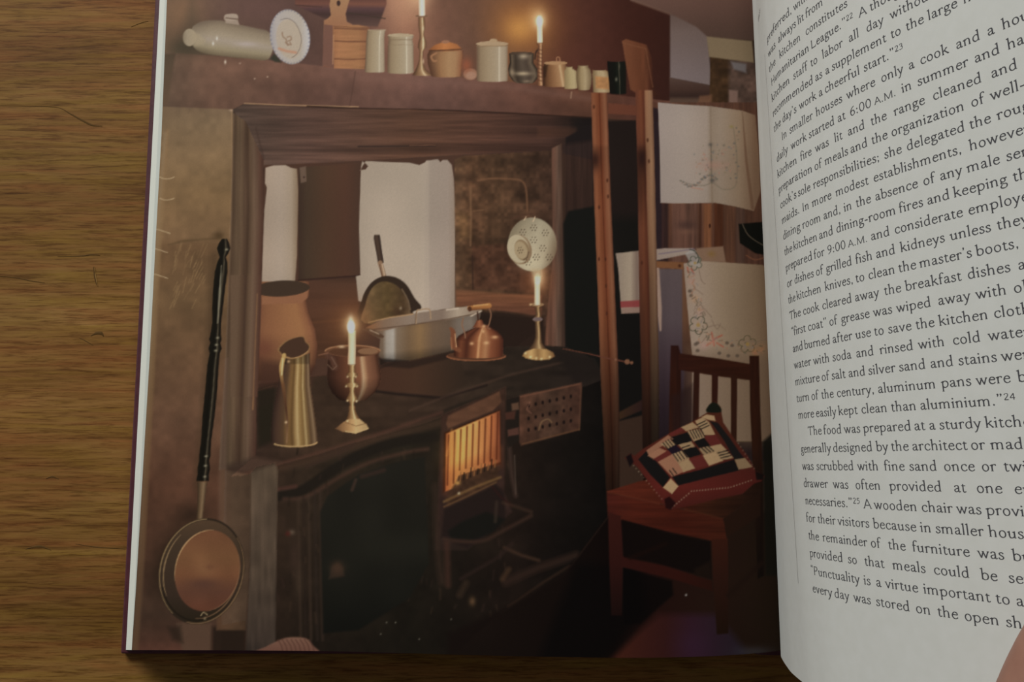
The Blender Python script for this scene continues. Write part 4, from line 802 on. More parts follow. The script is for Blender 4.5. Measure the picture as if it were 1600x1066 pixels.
poly([(829, 420), (846, 420), (846, 432), (834, 432)], (206, 186, 150), 4, 0.6)
oval(812, 390, 18.5, 23.5, (150, 126, 100), 1.6, rot=-0.3); oval(810, 389, 17, 22.5, (196, 184, 158), 1.6, rot=-0.3); oval(816, 391, 11.5, 17, (150, 128, 100), 1.8, rot=-0.3); oval(814, 391, 9.5, 14, (182, 164, 134), 2, 0.9, rot=-0.3)
for k in range(7): oval(813 + (0 if k == 6 else 3.6 * math.cos(k)), 391 + (0 if k == 6 else 4.6 * math.sin(k)), 0.9, 1.0, (92, 74, 58), 1.0)
line([(818, 406), (824, 402), (826, 394)], 1.8, (92, 72, 58), 1.4, 0.7)
for cx_, cy_ in ((817, 363), (834, 356), (834, 375), (852, 364), (848, 388), (838, 402), (858, 402), (825, 410)):
    for k in range(7):
        t = k * math.pi / 3; q = 0 if k == 6 else 4.6
        oval(cx_ + q * math.cos(t), cy_ + q * math.sin(t), 0.9, 0.9, (78, 62, 52), 1.0)
line([(819, 344), (822, 339)], 1.5, (226, 200, 170), 1.2, 0.8); line([(833, 346), (836, 339)], 1.8, (226, 200, 170), 1.2, 0.8)
back()

# -- chair and cushion --------------------------------------------------------------------------------
item('printed_chair', 'plain red-brown wooden chair with a slatted back printed in the photograph')
CH1 = ('v', (540, (46, 22, 18)), (600, (50, 24, 16)), (760, (48, 22, 14)), (960, (29, 15, 11)))
poly([(1048, 540), (1060, 540), (1064, 556), (1064, 640), (1060, 770), (1044, 770), (1046, 620)], CH1, 2, tex=GRAIN_V)
poly([(1060, 552), (1120, 560), (1178, 570), (1176, 595), (1120, 588), (1060, 578)], ('h', (1060, (50, 24, 18)), (1120, (51, 24, 15)), (1178, (53, 25, 16))), 1.8, tex=GRAIN_H)
poly([(1084, 578), (1093, 580), (1092, 660), (1082, 660)], (51, 25, 18), 2)
poly([(1112, 582), (1122, 584), (1121, 650), (1112, 648)], (53, 25, 18), 1.8)
poly([(1142, 586), (1152, 588), (1151, 690), (1142, 688)], (53, 27, 18), 1.8)
poly([(1171, 556), (1186, 556), (1188, 640), (1192, 745), (1194, 900), (1184, 905), (1178, 760), (1172, 640)], ('v', (556, (50, 24, 16)), (700, (53, 27, 16)), (760, (38, 21, 14)), (900, (22, 14, 10))), 1.8, tex=GRAIN_V)
poly([(948, 768), (1000, 752), (1060, 740), (1188, 745), (1190, 770), (1130, 812), (1070, 796)], ('h', (948, (88, 38, 26)), (1010, (80, 34, 23)), (1060, (67, 28, 19)), (1100, (61, 31, 19)), (1190, (38, 22, 15))), 2, tex=GRAIN_H)
poly([(948, 770), (1000, 781), (1070, 797), (1131, 812), (1136, 846), (1112, 845), (1050, 832), (968, 812), (950, 806)], ('h', (948, (67, 28, 22)), (990, (78, 32, 22)), (1060, (70, 28, 19)), (1130, (69, 31, 20))), 2, tex=GRAIN_H)
line([(950, 769), (1000, 780), (1030, 787)], 3, (99, 43, 29), 2.4, 0.7); line([(1070, 796), (1128, 811)], 3, (88, 43, 27), 2.4, 0.6)
poly([(1130, 812), (1188, 770), (1188, 806), (1138, 838)], (42, 24, 16), 3)
poly([(950, 800), (970, 806), (974, 870), (972, 962), (955, 962), (952, 880)], ('v', (800, (56, 25, 20)), (880, (48, 21, 18)), (962, (27, 14, 12))), 2.4)
poly([(1112, 842), (1137, 842), (1138, 900), (1138, 990), (1120, 992), (1114, 900)], ('v', (842, (62, 29, 19)), (900, (50, 25, 18)), (990, (35, 20, 12))), 2.4)
poly([(970, 870), (1040, 885), (1112, 908), (1114, 924), (1040, 902), (970, 886)], ('h', (970, (50, 21, 18)), (1060, (53, 21, 16)), (1114, (45, 20, 14))), 2.4)
line([(1138, 930), (1165, 905), (1190, 880)], 8, (35, 21, 15), 5, 0.8)
poly([(972, 812), (1050, 834), (1110, 846), (1112, 905), (1040, 884), (974, 868)], (16, 10, 9), 3, 0.9, mark=False); line([(985, 872), (1040, 850)], 6, (26, 13, 10), 5, 0.7, mark=False)
poly([(1085, 890), (1110, 876), (1112, 905), (1085, 898)], (32, 21, 15), 6, 0.8, mark=False)
poly([(974, 888), (1050, 908), (1052, 930), (1000, 975), (974, 975)], (9, 7, 7), 5, 0.8, mark=False)
poly([(1192, 690), (1208, 676), (1226, 690), (1230, 900), (1196, 900)], (24, 22, 16), 5, 0.9, mark=False)
poly([(1048, 620), (1082, 600), (1086, 680), (1050, 690)], (42, 27, 27), 8, 0.6, mark=False)
item('printed_cushion', 'knitted patchwork cushion in red, black and cream printed on the chair')
poly([(976, 716), (984, 709), (992, 712), (1004, 702), (1045, 678), (1080, 660), (1105, 645), (1108, 634), (1118, 628), (1126, 636), (1130, 660), (1150, 690), (1168, 712), (1180, 735), (1195, 744), (1190, 752), (1178, 756), (1160, 772), (1120, 780), (1080, 790), (1048, 797), (1038, 790), (1020, 762), (996, 730)],
     lambda x, y: ramp1(y, [(640, (96, 48, 32)), (720, (104, 46, 38)), (760, (112, 44, 38)), (795, (84, 36, 30))]) * np.interp(x, [980, 1040, 1195], [0.75, 1.0, 0.85])[..., None], 2)
poly([(1104, 644), (1107, 634), (1114, 629), (1122, 632), (1127, 644)], (26, 30, 22), 2, sm=3)
BK, RD, CRM, PK = (26, 24, 24), (110, 48, 44), (206, 176, 136), (178, 130, 104)
dark = lambda c, k: tuple(q * k for q in c)
poly([(1011, 704), (1047, 746), (1036, 762), (1016, 742), (997, 718)], BK, 1.6)
poly([(1050, 745), (1095, 734), (1147, 718), (1156, 735), (1107, 747), (1059, 759)], BK, 1.6)
poly([(1109, 658), (1122, 661), (1140, 684), (1155, 706), (1164, 717), (1148, 719), (1132, 690), (1118, 670)], dark(BK, 1.25), 1.6)
for pts, c in (
    ([(1096, 652), (1104, 648), (1116, 650), (1118, 658), (1106, 656)], CRM),
    ([(1064, 668), (1082, 660), (1092, 668), (1072, 674)], dark(CRM, .92)),
    ([(1086, 658), (1098, 652), (1108, 660), (1118, 680), (1100, 680), (1092, 668)], dark(CRM, .95)),
    ([(1045, 678), (1064, 668), (1070, 672), (1050, 682)], RD),
    ([(1046, 684), (1076, 675), (1082, 690), (1058, 696)], BK),
    ([(1074, 674), (1092, 670), (1102, 684), (1084, 690)], dark(CRM, .92)),
    ([(1100, 682), (1118, 679), (1128, 694), (1112, 698)], RD),
    ([(1084, 690), (1100, 684), (1110, 697), (1092, 700)], BK),
    ([(1010, 704), (1044, 680), (1052, 686), (1030, 700), (1014, 712)], dark(PK, .95)),
    ([(1032, 694), (1046, 687), (1056, 695), (1044, 702)], dark(CRM, .9)),
    ([(1042, 702), (1056, 695), (1066, 704), (1052, 712)], (34, 24, 38)),
    ([(1012, 712), (1030, 700), (1042, 705), (1022, 718)], PK),
    ([(1020, 718), (1044, 704), (1050, 711), (1030, 722)], RD),
    ([(1060, 695), (1080, 690), (1086, 698), (1068, 704)], dark(CRM, .88)),
    ([(1066, 704), (1088, 698), (1096, 710), (1076, 716)], BK),
    ([(1028, 722), (1050, 710), (1062, 724), (1082, 732), (1050, 745)], PK),
    ([(1050, 710), (1066, 704), (1076, 716), (1060, 724)], dark(CRM, .92)),
    ([(1060, 724), (1076, 716), (1086, 732), (1068, 738)], dark(CRM, .92)),
    ([(1076, 718), (1098, 712), (1106, 728), (1088, 732)], RD),
    ([(1092, 701), (1108, 697), (1118, 706), (1100, 712)], dark(CRM, .85)),
    ([(1108, 698), (1126, 694), (1134, 702), (1118, 708)], dark(CRM, .95)),
    ([(1098, 712), (1118, 706), (1130, 720), (1108, 728)], CRM),
    ([(1118, 706), (1134, 702), (1146, 716), (1128, 719)], dark(CRM, .9)),
    ([(1148, 718), (1164, 716), (1176, 730), (1154, 734)], dark(CRM, .82)),
    ([(1036, 762), (1048, 748), (1060, 760), (1050, 772)], CRM)):
    poly(pts, c, 1.4)
for (x, y), (dx, dy), n_, (sx_, sy_) in (((1036, 692), (8, 10), 4, (4, -2.2)), ((1078, 673), (7, 13), 5, (4, -1)), ((1052, 710), (8, 11), 4, (4.5, -2)), ((1096, 700), (9, 8), 3, (5, -1.5)), ((1089, 664), (13, -6), 3, (3, 3.4)), ((1122, 708), (16, -4), 3, (2, 4)), ((1046, 735), (6, 8), 2, (5, -3)), ((1066, 700), (12, -4), 2, (2, 4))):
    for k in range(n_): line([(x + k * sx_, y + k * sy_), (x + k * sx_ + dx, y + k * sy_ + dy)], 1.7, BK, 1.1, 0.9)
for a_, b_, n_ in (((1048, 795), (1078, 770), 8), ((1078, 768), (1140, 762), 14), ((1140, 762), (1176, 750), 8), ((980, 716), (1036, 782), 14), ((1152, 690), (1180, 735), 8)):
    for k in range(n_):
        t = (k + 0.5) / n_; glow(a_[0] + (b_[0] - a_[0]) * t, a_[1] + (b_[1] - a_[1]) * t, 1.1, 1.1, (196, 176, 150), 0.8 if b_[1] > 745 and a_[0] > 1040 else 0.45)
poly([(1038, 780), (1046, 776), (1056, 786), (1048, 797), (1040, 794)], (40, 16, 16), 2.4); poly([(978, 714), (986, 709), (990, 722), (984, 730)], (24, 16, 18), 2.4); poly([(1180, 736), (1194, 742), (1192, 750), (1182, 750)], (28, 18, 16), 2.4)
back()

# ---------------------------------------------------------------- left page: block, printed surface
E_LIGHT = 0.565     # light on the page in the render; ink = wanted colour / light
grain = 1 + 0.015 * np.random.RandomState(5).normal(size=INK.shape[:2])[..., None]
INKS = {'printed_ladder': (0.85, 0.82, 0.80), 'printed_warming_pan': (0.87, 0.88, 0.86), 'printed_jar': (0.89, 0.88, 0.86), 'printed_canister': (0.88, 0.86, 0.84), 'printed_crock': (0.9, 0.88, 0.86),
        'printed_range_top': (1.28, 1.24, 1.24), 'printed_range_front': (1.08, 1.06, 1.04), 'printed_stone_pier': (0.88, 0.86, 0.84), 'printed_recess': (0.93, 0.93, 0.92), 'printed_lintel': (0.87, 0.92, 1.0), 'printed_stoneware_bottle': (0.94, 0.95, 1.0),
        'printed_plaster_wall': (0.97, 0.93, 0.88), 'printed_mantel_shelf': (0.97, 0.92, 0.92), 'printed_embroidered_cloth': (0.97, 0.99, 1.09), 'printed_salt_box': (0.9, 0.88, 0.86), 'printed_jug': (0.92, 0.92, 0.92), 'printed_kettle': (0.9, 0.9, 0.9),
        'printed_saucepan': (0.88, 0.9, 0.92), 'printed_plate': (0.94, 0.94, 0.95), 'printed_milk_jug': (0.88, 0.87, 0.86), 'printed_fish_kettle': (0.93, 0.93, 0.95), 'printed_cushion': (0.92, 0.9, 0.9), 'printed_tea_towel': (0.93, 0.93, 0.95),
        'printed_ceiling': (0.97, 0.95, 0.95), 'printed_alcove_wall': (0.97, 0.96, 0.97), 'printed_cutting_board': (0.86, 0.82, 0.82), 'printed_airer_rail': (0.85, 0.83, 0.82), 'printed_poker': (0.85, 0.85, 0.85), 'printed_colander': (0.95, 0.95, 0.95)}
gain = np.array([INKS.get(nm, (1.0, 1.0, 1.0)) for nm, _ in ITEMS]); INK = INK * gain[IDS]      # ink strength of each printed thing
INK = INK * np.interp(XX, [250, 600, 850, 1000, 1150], [0.95, 0.93, 0.91, 0.87, 0.82])[..., None] * np.array([1.0, 0.975, 0.94])  # shade beside the lifted leaf painted in: ink darkens towards the gutter
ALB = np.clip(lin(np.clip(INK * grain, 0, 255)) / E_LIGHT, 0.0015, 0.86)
EDGE_PX = [(261, 0), (252.4, 213), (243.6, 373), (234.4, 553), (225.6, 700), (213, 913), (206, 1016)]
_e = np.array([on_z(x, y, ZP) for x, y in EDGE_PX])
def edge_x(Y): return np.interp(Y, _e[::-1, 1], _e[::-1, 0])
GUT = 0.0890
NU, NV = 700, 860
uu = np.linspace(0, 1, NU); vv = np.linspace(YB, YT, NV)
Yg, Ug = np.meshgrid(vv, uu, indexing='ij')
Xl = edge_x(Yg); Xg = Xl + (GUT - Xl) * Ug
Zg = left_z(Xg) + 0.00012
px, py = project(Xg, Yg, Zg)
fx = np.clip(px - CX0, 0, CW - 1.001); fy = np.clip(py - CY0, 0, CH - 1.001)
ix, iy = fx.astype(int), fy.astype(int); tx, ty = (fx - ix)[..., None], (fy - iy)[..., None]
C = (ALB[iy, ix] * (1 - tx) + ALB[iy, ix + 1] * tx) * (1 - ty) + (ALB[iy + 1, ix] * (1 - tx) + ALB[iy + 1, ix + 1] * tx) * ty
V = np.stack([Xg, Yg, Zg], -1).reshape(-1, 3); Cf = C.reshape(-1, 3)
I = np.arange(NU * NV).reshape(NV, NU)
Q = np.stack([I[:-1, :-1], I[:-1, 1:], I[1:, 1:], I[1:, :-1]], -1).reshape(-1, 4)
qid = IDS[iy, ix][:-1, :-1].reshape(-1)

def ink_material():
    m = bpy.data.materials.new('printed_ink'); m.use_nodes = True; N = m.node_tree.nodes
    b = N['Principled BSDF']; at = N.new('ShaderNodeAttribute'); at.attribute_name = 'ink'
    m.node_tree.links.new(at.outputs['Color'], b.inputs['Base Color'])
    b.inputs['Roughness'].default_value = 0.5; b.inputs['Specular IOR Level'].default_value = 0.05
    return m
M_ink = ink_material()

xs = np.concatenate([np.linspace(-0.1236, 0.0885, 60)])
page_block('page_block', xs, lambda x: float(left_z(x)) - 0.00005, lambda x: -0.0058 * max(0.0, (-0.1236 + 0.02 - x) / 0.02) if x < -0.1036 else 0.0, M_edge)
def sub_mesh(sel):
    q = Q[sel]; u_, inv = np.unique(q, return_inverse=True)
    return V[u_], inv.reshape(q.shape), Cf[u_]
# the sheet itself, then every printed thing as its own patch of inked surface on it
xs = np.linspace(0, 1, 60); ysh = np.linspace(YB, YT, 12)
Ys, Us = np.meshgrid(ysh, xs, indexing='ij'); Xs = edge_x(Ys) + (GUT - edge_x(Ys)) * Us
Vs = np.stack([Xs, Ys, left_z(Xs) + 0.00004], -1).reshape(-1, 3); I = np.arange(60 * 12).reshape(12, 60)
page = np_mesh('photograph_page', Vs, np.stack([I[:-1, :-1], I[:-1, 1:], I[1:, 1:], I[1:, :-1]], -1).reshape(-1, 4), M_paper, book, 'glossy page printed edge to edge with a dim kitchen photograph')
def islands(mask):
    """connected regions of a 2-D mask"""
    lab = np.zeros(mask.shape, np.int32); n_ = 0; Hm, Wm = mask.shape
    for r0, c0 in zip(*np.nonzero(mask)):
        if lab[r0, c0]: continue
        n_ += 1; lab[r0, c0] = n_; todo = [(r0, c0)]
        while todo:
            r, c = todo.pop()
            for a_, b_ in ((r + 1, c), (r - 1, c), (r, c + 1), (r, c - 1)):
                if 0 <= a_ < Hm and 0 <= b_ < Wm and mask[a_, b_] and not lab[a_, b_]: lab[a_, b_] = n_; todo.append((a_, b_))
    return lab, n_
qg = qid.reshape(NV - 1, NU - 1).copy()
# tiny stray islands join a neighbouring patch
for i in range(len(ITEMS)):
    m_ = qg == i
    if not m_.any(): continue
    lab, n_ = islands(m_); cnt = np.bincount(lab.ravel(), minlength=n_ + 1)
    for k in range(1, n_ + 1):
        if cnt[k] < 60 and (i == 0 or cnt[k] < cnt[1:].max()):
            r, c = np.argwhere(lab == k)[0]
            for dr, dc in ((0, -1), (0, 1), (-1, 0), (1, 0)):
                rr, cc = r, c
                while 0 <= rr < NV - 1 and 0 <= cc < NU - 1 and lab[rr, cc] == k: rr += dr; cc += dc
                if 0 <= rr < NV - 1 and 0 <= cc < NU - 1: qg[lab == k] = qg[rr, cc]; break
lab, n_ = islands(qg == 0)
for k in range(1, n_ + 1):
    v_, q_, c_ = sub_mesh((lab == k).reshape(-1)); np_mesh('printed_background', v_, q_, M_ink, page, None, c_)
qid = qg.reshape(-1)
for i, (nm, lb) in enumerate(ITEMS):
    if i == 0: continue
    sel = qid == i
    if sel.sum() < 6: continue
    v_, q_, c_ = sub_mesh(sel)
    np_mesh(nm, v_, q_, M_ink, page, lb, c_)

# ---------------------------------------------------------------- lifted text page
KX = [0.0890, 0.0862, 0.0837, 0.0804, 0.0787, 0.0788, 0.0808, 0.0877, 0.0978, 0.1100, 0.1223, 0.1365, 0.1550, 0.1760, 0.1960]
KZ = [-0.0020, 0.0045, 0.012, 0.030, 0.048, 0.058, 0.070, 0.090, 0.110, 0.130, 0.150, 0.1660, 0.1770, 0.1800, 0.1740]
PR = catmull(np.stack([KX, KZ], 1), 24)
PS = np.concatenate([[0], np.cumsum(np.hypot(*np.diff(PR, axis=0).T))])
S35 = np.interp(0.035, PR[:, 1][:150], PS[:150])       # arc length where the height is 35 mm
PAGE_W = min(PS[-1], 0.2125)
def leaf(s, Y, lift=0.0):
    """arc length from the gutter, page height -> world point on the lifted leaf (lift = offset towards the reader)"""
    s = np.asarray(s, float); Y = np.asarray(Y, float)
    x = np.interp(s, PS, PR[:, 0]); z = np.interp(s, PS, PR[:, 1])
    e = 0.0006
    dx = np.interp(s + e, PS, PR[:, 0]) - np.interp(s - e, PS, PR[:, 0]); dz = np.interp(s + e, PS, PR[:, 1]) - np.interp(s - e, PS, PR[:, 1])
    l = np.hypot(dx, dz); nx, nz = -dz / l, dx / l
    t = np.maximum(s - S35, 0) - 0.02
    ramp = np.clip(s / 0.03, 0, 1)
    X = x + ramp * (-0.0286 * Y - 0.665 * Y * np.clip(t, -0.02, 0.11))
    return np.stack([X + nx * lift, Y + 0 * s, z + nz * lift + ZP], -1)
ns, ny = 110, 40
sg = np.linspace(0.0, PAGE_W, ns); yg = np.linspace(YB, YT, ny)
S_, Y_ = np.meshgrid(sg, yg, indexing='ij')
G0 = leaf(S_, Y_); G1 = leaf(S_, Y_, -0.00018)
VV = np.concatenate([G0.reshape(-1, 3), G1.reshape(-1, 3)]); I = np.arange(ns * ny).reshape(ns, ny); O = ns * ny
fr = np.stack([I[:-1, :-1], I[1:, :-1], I[1:, 1:], I[:-1, 1:]], -1).reshape(-1, 4)
bk = fr[:, ::-1] + O
rim = np.concatenate([I[:, 0], I[-1, 1:], I[-2::-1, -1], I[0, -2:0:-1]]); nr = len(rim); B0 = len(VV)
VV = np.concatenate([VV, VV[rim], VV[rim + O]]); ra = np.arange(nr) + B0; rb = np.roll(ra, -1)      # the edge has its own vertices, so the faces stay flat up to it
sd = np.stack([ra, ra + nr, rb + nr, rb], -1)
text_page = np_mesh('text_page', VV, np.concatenate([fr, bk, sd]), M_paper, book, 'white page of serif text curling up from the gutter')

# right half of the page block, under the lifted leaf
RX = np.linspace(0.0905, 0.302, 50)
page_block('page_block', RX, lambda x: ZP - 0.002 + 0.010 * math.sin(min(1.0, (x - 0.0905) / 0.05) * math.pi / 2) * (1 - 0.35 * max(0, (x - 0.14) / 0.16)), lambda x: 0.004 * max(0.0, (x - 0.282) / 0.02), M_edge)

# ---------------------------------------------------------------- lettering: a broad-nib roman drawn stroke by stroke (1000 units per em)
NIB, HAIR, STEM = math.radians(22), 32.0, 66.0
def stroke(P, k=1.0):
    P = np.asarray(P, float); T = np.gradient(P, axis=0) if len(P) > 2 else np.repeat((P[1:] - P[:1]), 2, 0)
    T = T / (np.linalg.norm(T, axis=1)[:, None] + 1e-9); th = np.arctan2(T[:, 1], T[:, 0])
    w = (HAIR + (STEM - HAIR) * np.abs(np.sin(th - NIB)) ** 1.25) * k / 2
    Nn = np.stack([-T[:, 1], T[:, 0]], 1) * w[:, None]
    A, B = P + Nn, P - Nn; n = len(P)
    return np.concatenate([A, B]), [(i, n + i, n + i + 1, i + 1) for i in range(n - 1)]
class Glyph:
    def __init__(s, w): s.w = w; s.v = []; s.f = []
    def add(s, v, f):
        o = len(s.v); s.v += [tuple(p) for p in v]; s.f += [tuple(i + o for i in q) for q in f]; return s
    def c(s, *p, k=1.0): return s.add(*stroke(catmull(p, 5), k))
    def l(s, *p, k=1.0):
        for a_, b_ in zip(p[:-1], p[1:]): s.add(*stroke([a_, b_], k))
        return s
    def ring(s, cx, cy, rx, ry):
        t = np.linspace(0, 2 * math.pi, 21); return s.add(*stroke(np.stack([cx + rx * np.cos(t), cy + ry * np.sin(t)], 1)))
    def foot(s, x, y=0, l=62, r=62, d=1):
        h = 20 * d; return s.add([(x - l, y), (x + r, y), (x + r, y + h), (x + 36, y + h), (x + 34, y + 2.6 * h), (x - 34, y + 2.6 * h), (x - 36, y + h), (x - l, y + h)], [(0, 1, 2, 7), (6, 3, 4, 5)])
    def flag(s, x, y): return s.add([(x - 34, y - 95), (x - 34, y - 30), (x - 100, y - 52), (x - 100, y - 72), (x + 34, y + 10), (x + 34, y - 50)], [(0, 1, 2, 3), (1, 4, 5, 0)])
    def stem(s, x, y0, y1, top=None, foot=True):
        s.add([(x - 35, y0), (x + 35, y0), (x + 33, y1 + (8 if top else 0)), (x - 35, y1 - (40 if top else 0))], [(0, 1, 2, 3)])
        if top == 'f': s.flag(x, y1)
        if top == 's': s.foot(x, y1, d=-1)
        if foot: s.foot(x, y0)
        return s
    def dot(s, x, y, r=48):
        t = np.linspace(0, 2 * math.pi, 11)[:-1]; return s.add([(x + r * math.cos(q), y + r * math.sin(q)) for q in t], [tuple(range(10))])
    def comma(s, x, y, k=1.0):
        s.dot(x, y, 46 * k); return s.add([(x + 44 * k, y), (x - 10 * k, y - 30 * k), (x - 40 * k, y - 135 * k), (x + 20 * k, y - 95 * k)], [(0, 1, 2, 3)])
GL = {}
def g(ch, w): GL[ch] = Glyph(w); return GL[ch]
BOWL_R = [(118, 300), (180, 372), (262, 388), (365, 325), (396, 200), (350, 65), (250, 4), (165, 18), (118, 60)]
BOWL_L = [(350, 320), (290, 378), (215, 388), (115, 325), (72, 185), (115, 50), (205, 6), (290, 35), (350, 105)]
g('a', 400).c((72, 300), (110, 372), (190, 396), (262, 360), (276, 270)).stem(276, 80, 290, None, False).c((276, 110), (290, 25), (335, 14), (382, 52)).c((276, 242), (175, 210), (88, 160), (70, 85), (120, 20), (195, 24), (276, 95))
g('b', 460).stem(104, 15, 735, 'f', False).c(*BOWL_R)
g('c', 390).c((345, 318), (300, 378), (225, 392), (125, 345), (75, 195), (118, 62), (215, 6), (305, 28), (368, 92)).dot(330, 318, 34)
g('d', 465).c(*BOWL_L).stem(352, 20, 735, 'f', False).add([(352, 0), (430, 40), (430, 20), (352, -14)], [(0, 1, 2, 3)])
g('e', 405).l((95, 238), (352, 238), k=1.0).c((350, 245), (325, 345), (240, 392), (150, 365), (76, 210), (112, 65), (205, 6), (300, 26), (366, 92))
g('f', 285).stem(112, 0, 560).c((112, 520), (125, 640), (185, 722), (262, 720), (305, 680)).dot(298, 680, 34).l((30, 388), (245, 388))
g('g', 415).ring(192, 268, 112, 120).c((140, 165), (84, 118), (100, 62), (190, 46)).c((190, 46), (320, 34), (372, -40), (330, -160), (200, -215), (80, -175), (62, -100), (140, -10)).c((285, 335), (330, 380), (398, 366), k=1.2)
for ch, h in (('h', 735), ('n', 395)):
    g(ch, 475).stem(104, 0, h, 'f').c((112, 285), (170, 360), (245, 390), (318, 365), (350, 280)).stem(350, 0, 300)
g('i', 215).stem(106, 0, 395, 'f').dot(100, 585)
g('k', 450).stem(104, 0, 735, 'f').l((118, 180), (330, 380)).foot(320, 395, 60, 60, -1).l((190, 250), (395, 10)).foot(395, 0, 60, 55)
g('l', 215).stem(106, 0, 735, 'f')
g('m', 725).stem(104, 0, 395, 'f').c((112, 285), (165, 360), (235, 390), (305, 365), (338, 280)).stem(338, 0, 300).c((346, 285), (400, 360), (480, 390), (550, 365), (585, 280)).stem(585, 0, 300)
g('o', 440).ring(220, 197, 146, 196)
g('p', 470).stem(104, -235, 395, 'f').c(*BOWL_R)
g('q', 465).c(*BOWL_L).stem(352, -235, 385)
g('r', 325).stem(104, 0, 395, 'f').c((112, 285), (150, 355), (205, 392), (265, 385), (290, 355)).dot(280, 352, 34)
g('s', 325).c((262, 320), (230, 378), (165, 392), (92, 355), (88, 290), (150, 228), (235, 172), (268, 100), (215, 22), (135, 4), (70, 35), (52, 95))
g('t', 285).c((122, 490), (122, 300), (120, 120), (145, 25), (205, 8), (270, 52)).l((34, 388), (250, 388)).add([(122, 490), (88, 400), (50, 392), (122, 392)], [(0, 1, 2, 3)])
g('u', 470).c((104, 300), (104, 130), (140, 30), (215, 8), (290, 45), (346, 110)).stem(104, 150, 395, 'f', False).stem(348, 15, 395, 'f', False).add([(348, 0), (425, 40), (425, 20), (348, -14)], [(0, 1, 2, 3)])
def top(G, x): return G.foot(x, 395, 62, 62, -1)
top(top(g('v', 410).l((62, 388), (208, 0)).l((200, 0), (345, 388)), 62), 345)
top(top(top(g('w', 610).l((58, 388), (195, 0)).l((190, 0), (305, 360)).l((290, 388), (420, 0)).l((414, 0), (545, 388)), 58), 290), 545)
top(top(g('x', 410).l((66, 388), (345, 8)).l((335, 388), (66, 8)), 66), 335).foot(66, 0).foot(345, 0)
top(top(g('y', 405).l((58, 388), (208, 10)).c((345, 388), (215, 20), (150, -150), (90, -225), (40, -215)), 58), 345)
g('z', 370).l((55, 375), (320, 375), k=1.4).l((310, 375), (50, 14)).l((50, 14), (330, 14), k=1.4)
g('A', 660).l((330, 650), (600, 0)).l((325, 645), (85, 0)).l((175, 220), (460, 220)).foot(80).foot(590, 0, 70, 70)
g('H', 740).stem(130, 0, 640, 's').stem(600, 0, 640, 's').l((130, 330), (600, 330))
g('I', 300).stem(150, 0, 640, 's')
g('L', 560).stem(130, 0, 640, 's').l((130, 14), (480, 14), k=1.2).l((490, 0), (510, 130), k=0.6)
g('M', 880).l((150, 640), (120, 0)).l((150, 640), (440, 20)).l((440, 20), (735, 640)).stem(745, 0, 640, 's').foot(120).foot(140, 640, d=-1)
g('P', 560).stem(130, 0, 640, 's').c((140, 620), (280, 632), (420, 590), (450, 480), (400, 360), (280, 310), (150, 320))
g('T', 620).stem(310, 0, 640).l((50, 625), (570, 625), k=1.3).l((55, 635), (40, 520), k=0.6).l((565, 635), (580, 520), k=0.6)
g('0', 480).ring(240, 310, 165, 310)
g('2', 460).c((70, 500), (120, 600), (230, 630), (340, 570), (340, 440), (230, 250), (60, 30)).l((60, 22), (390, 22), k=1.5)
g('3', 450).c((80, 540), (150, 622), (270, 620), (340, 540), (310, 400), (190, 335)).c((190, 335), (330, 310), (370, 180), (280, 30), (130, 0), (60, 60))
g('4', 480).l((330, 620), (40, 190)).l((40, 190), (440, 190), k=1.3).stem(330, 0, 620, None, False)
g('5', 450).l((110, 610), (360, 620), k=1.5).l((115, 610), (100, 370)).c((100, 370), (220, 400), (340, 330), (350, 180), (260, 30), (130, 0), (60, 50))
g('6', 480).c((380, 640), (220, 540), (105, 330), (100, 170), (160, 30), (260, 5), (370, 80), (385, 220), (300, 350), (190, 340), (105, 240))
g('9', 480).c((100, -20), (260, 80), (375, 290), (380, 450), (320, 590), (220, 615), (110, 540), (95, 400), (180, 270), (290, 280), (375, 380))
g('.', 240).dot(110, 42); g(':', 240).dot(110, 42).dot(110, 340); g(',', 240).comma(115, 42); g(';', 240).comma(115, 42).dot(110, 340)
g('’', 220).comma(110, 660); g('”', 380).comma(110, 660).comma(260, 660)
g('“', 380)
for x in (120, 270): GL['“'].dot(x, 590, 46).add([(x - 44, 590), (x + 10, 620), (x + 40, 725), (x - 20, 690)], [(0, 1, 2, 3)])
g('-', 320).l((50, 205), (270, 205), k=1.4)
g(' ', 240)
for ch, G in GL.items():          # shorter ascenders, larger x-height
    if ch.islower():
        G.v = [(x, y * 1.05 if y <= 395 else 415 + (y - 395) * 0.90) for x, y in G.v]
KERN_S = [0.0579, 0.0720, 0.0861, 0.1002, 0.1143, 0.1283, 0.1424]
KERN_K = [1.45, 1.14, 1.12, 1.10, 1.09, 1.09, 1.12]
VS = 0.82                          # height of the type against its width

EM = 0.00418          # size of the type in metres
Y35, LEAD, MSLOPE = -0.0320, 0.0046, -0.0055
def line_y(i): return Y35 + (35 - i) * LEAD
def s_at(pxx, i):
    """arc length at which line i crosses pixel column pxx"""
    s = np.linspace(0.028, PAGE_W, 900); P = leaf(s, line_y(i) + MSLOPE * (s - S35 - 0.02))
    qx, _ = project(P[:, 0], P[:, 1], P[:, 2]); k = int(np.argmin(qx[:200])); return float(np.interp(pxx, qx[k:], s[k:]))
def word_width(wd, scale=1.0):
    return sum(GL[c].w * k for c, k, _ in glyphs(wd)) * EM / 1000
def glyphs(wd):
    """(character, scale, raise): ^ starts superior figures, ~ small capitals"""
    k, up = 1.0, 0.0; out = []
    for c in wd:
        if c == '^': k, up = 0.62, 300.0
        elif c == '~': k, up = 0.76, 0.0
        elif c in GL: out.append((c, k, up))
    return out
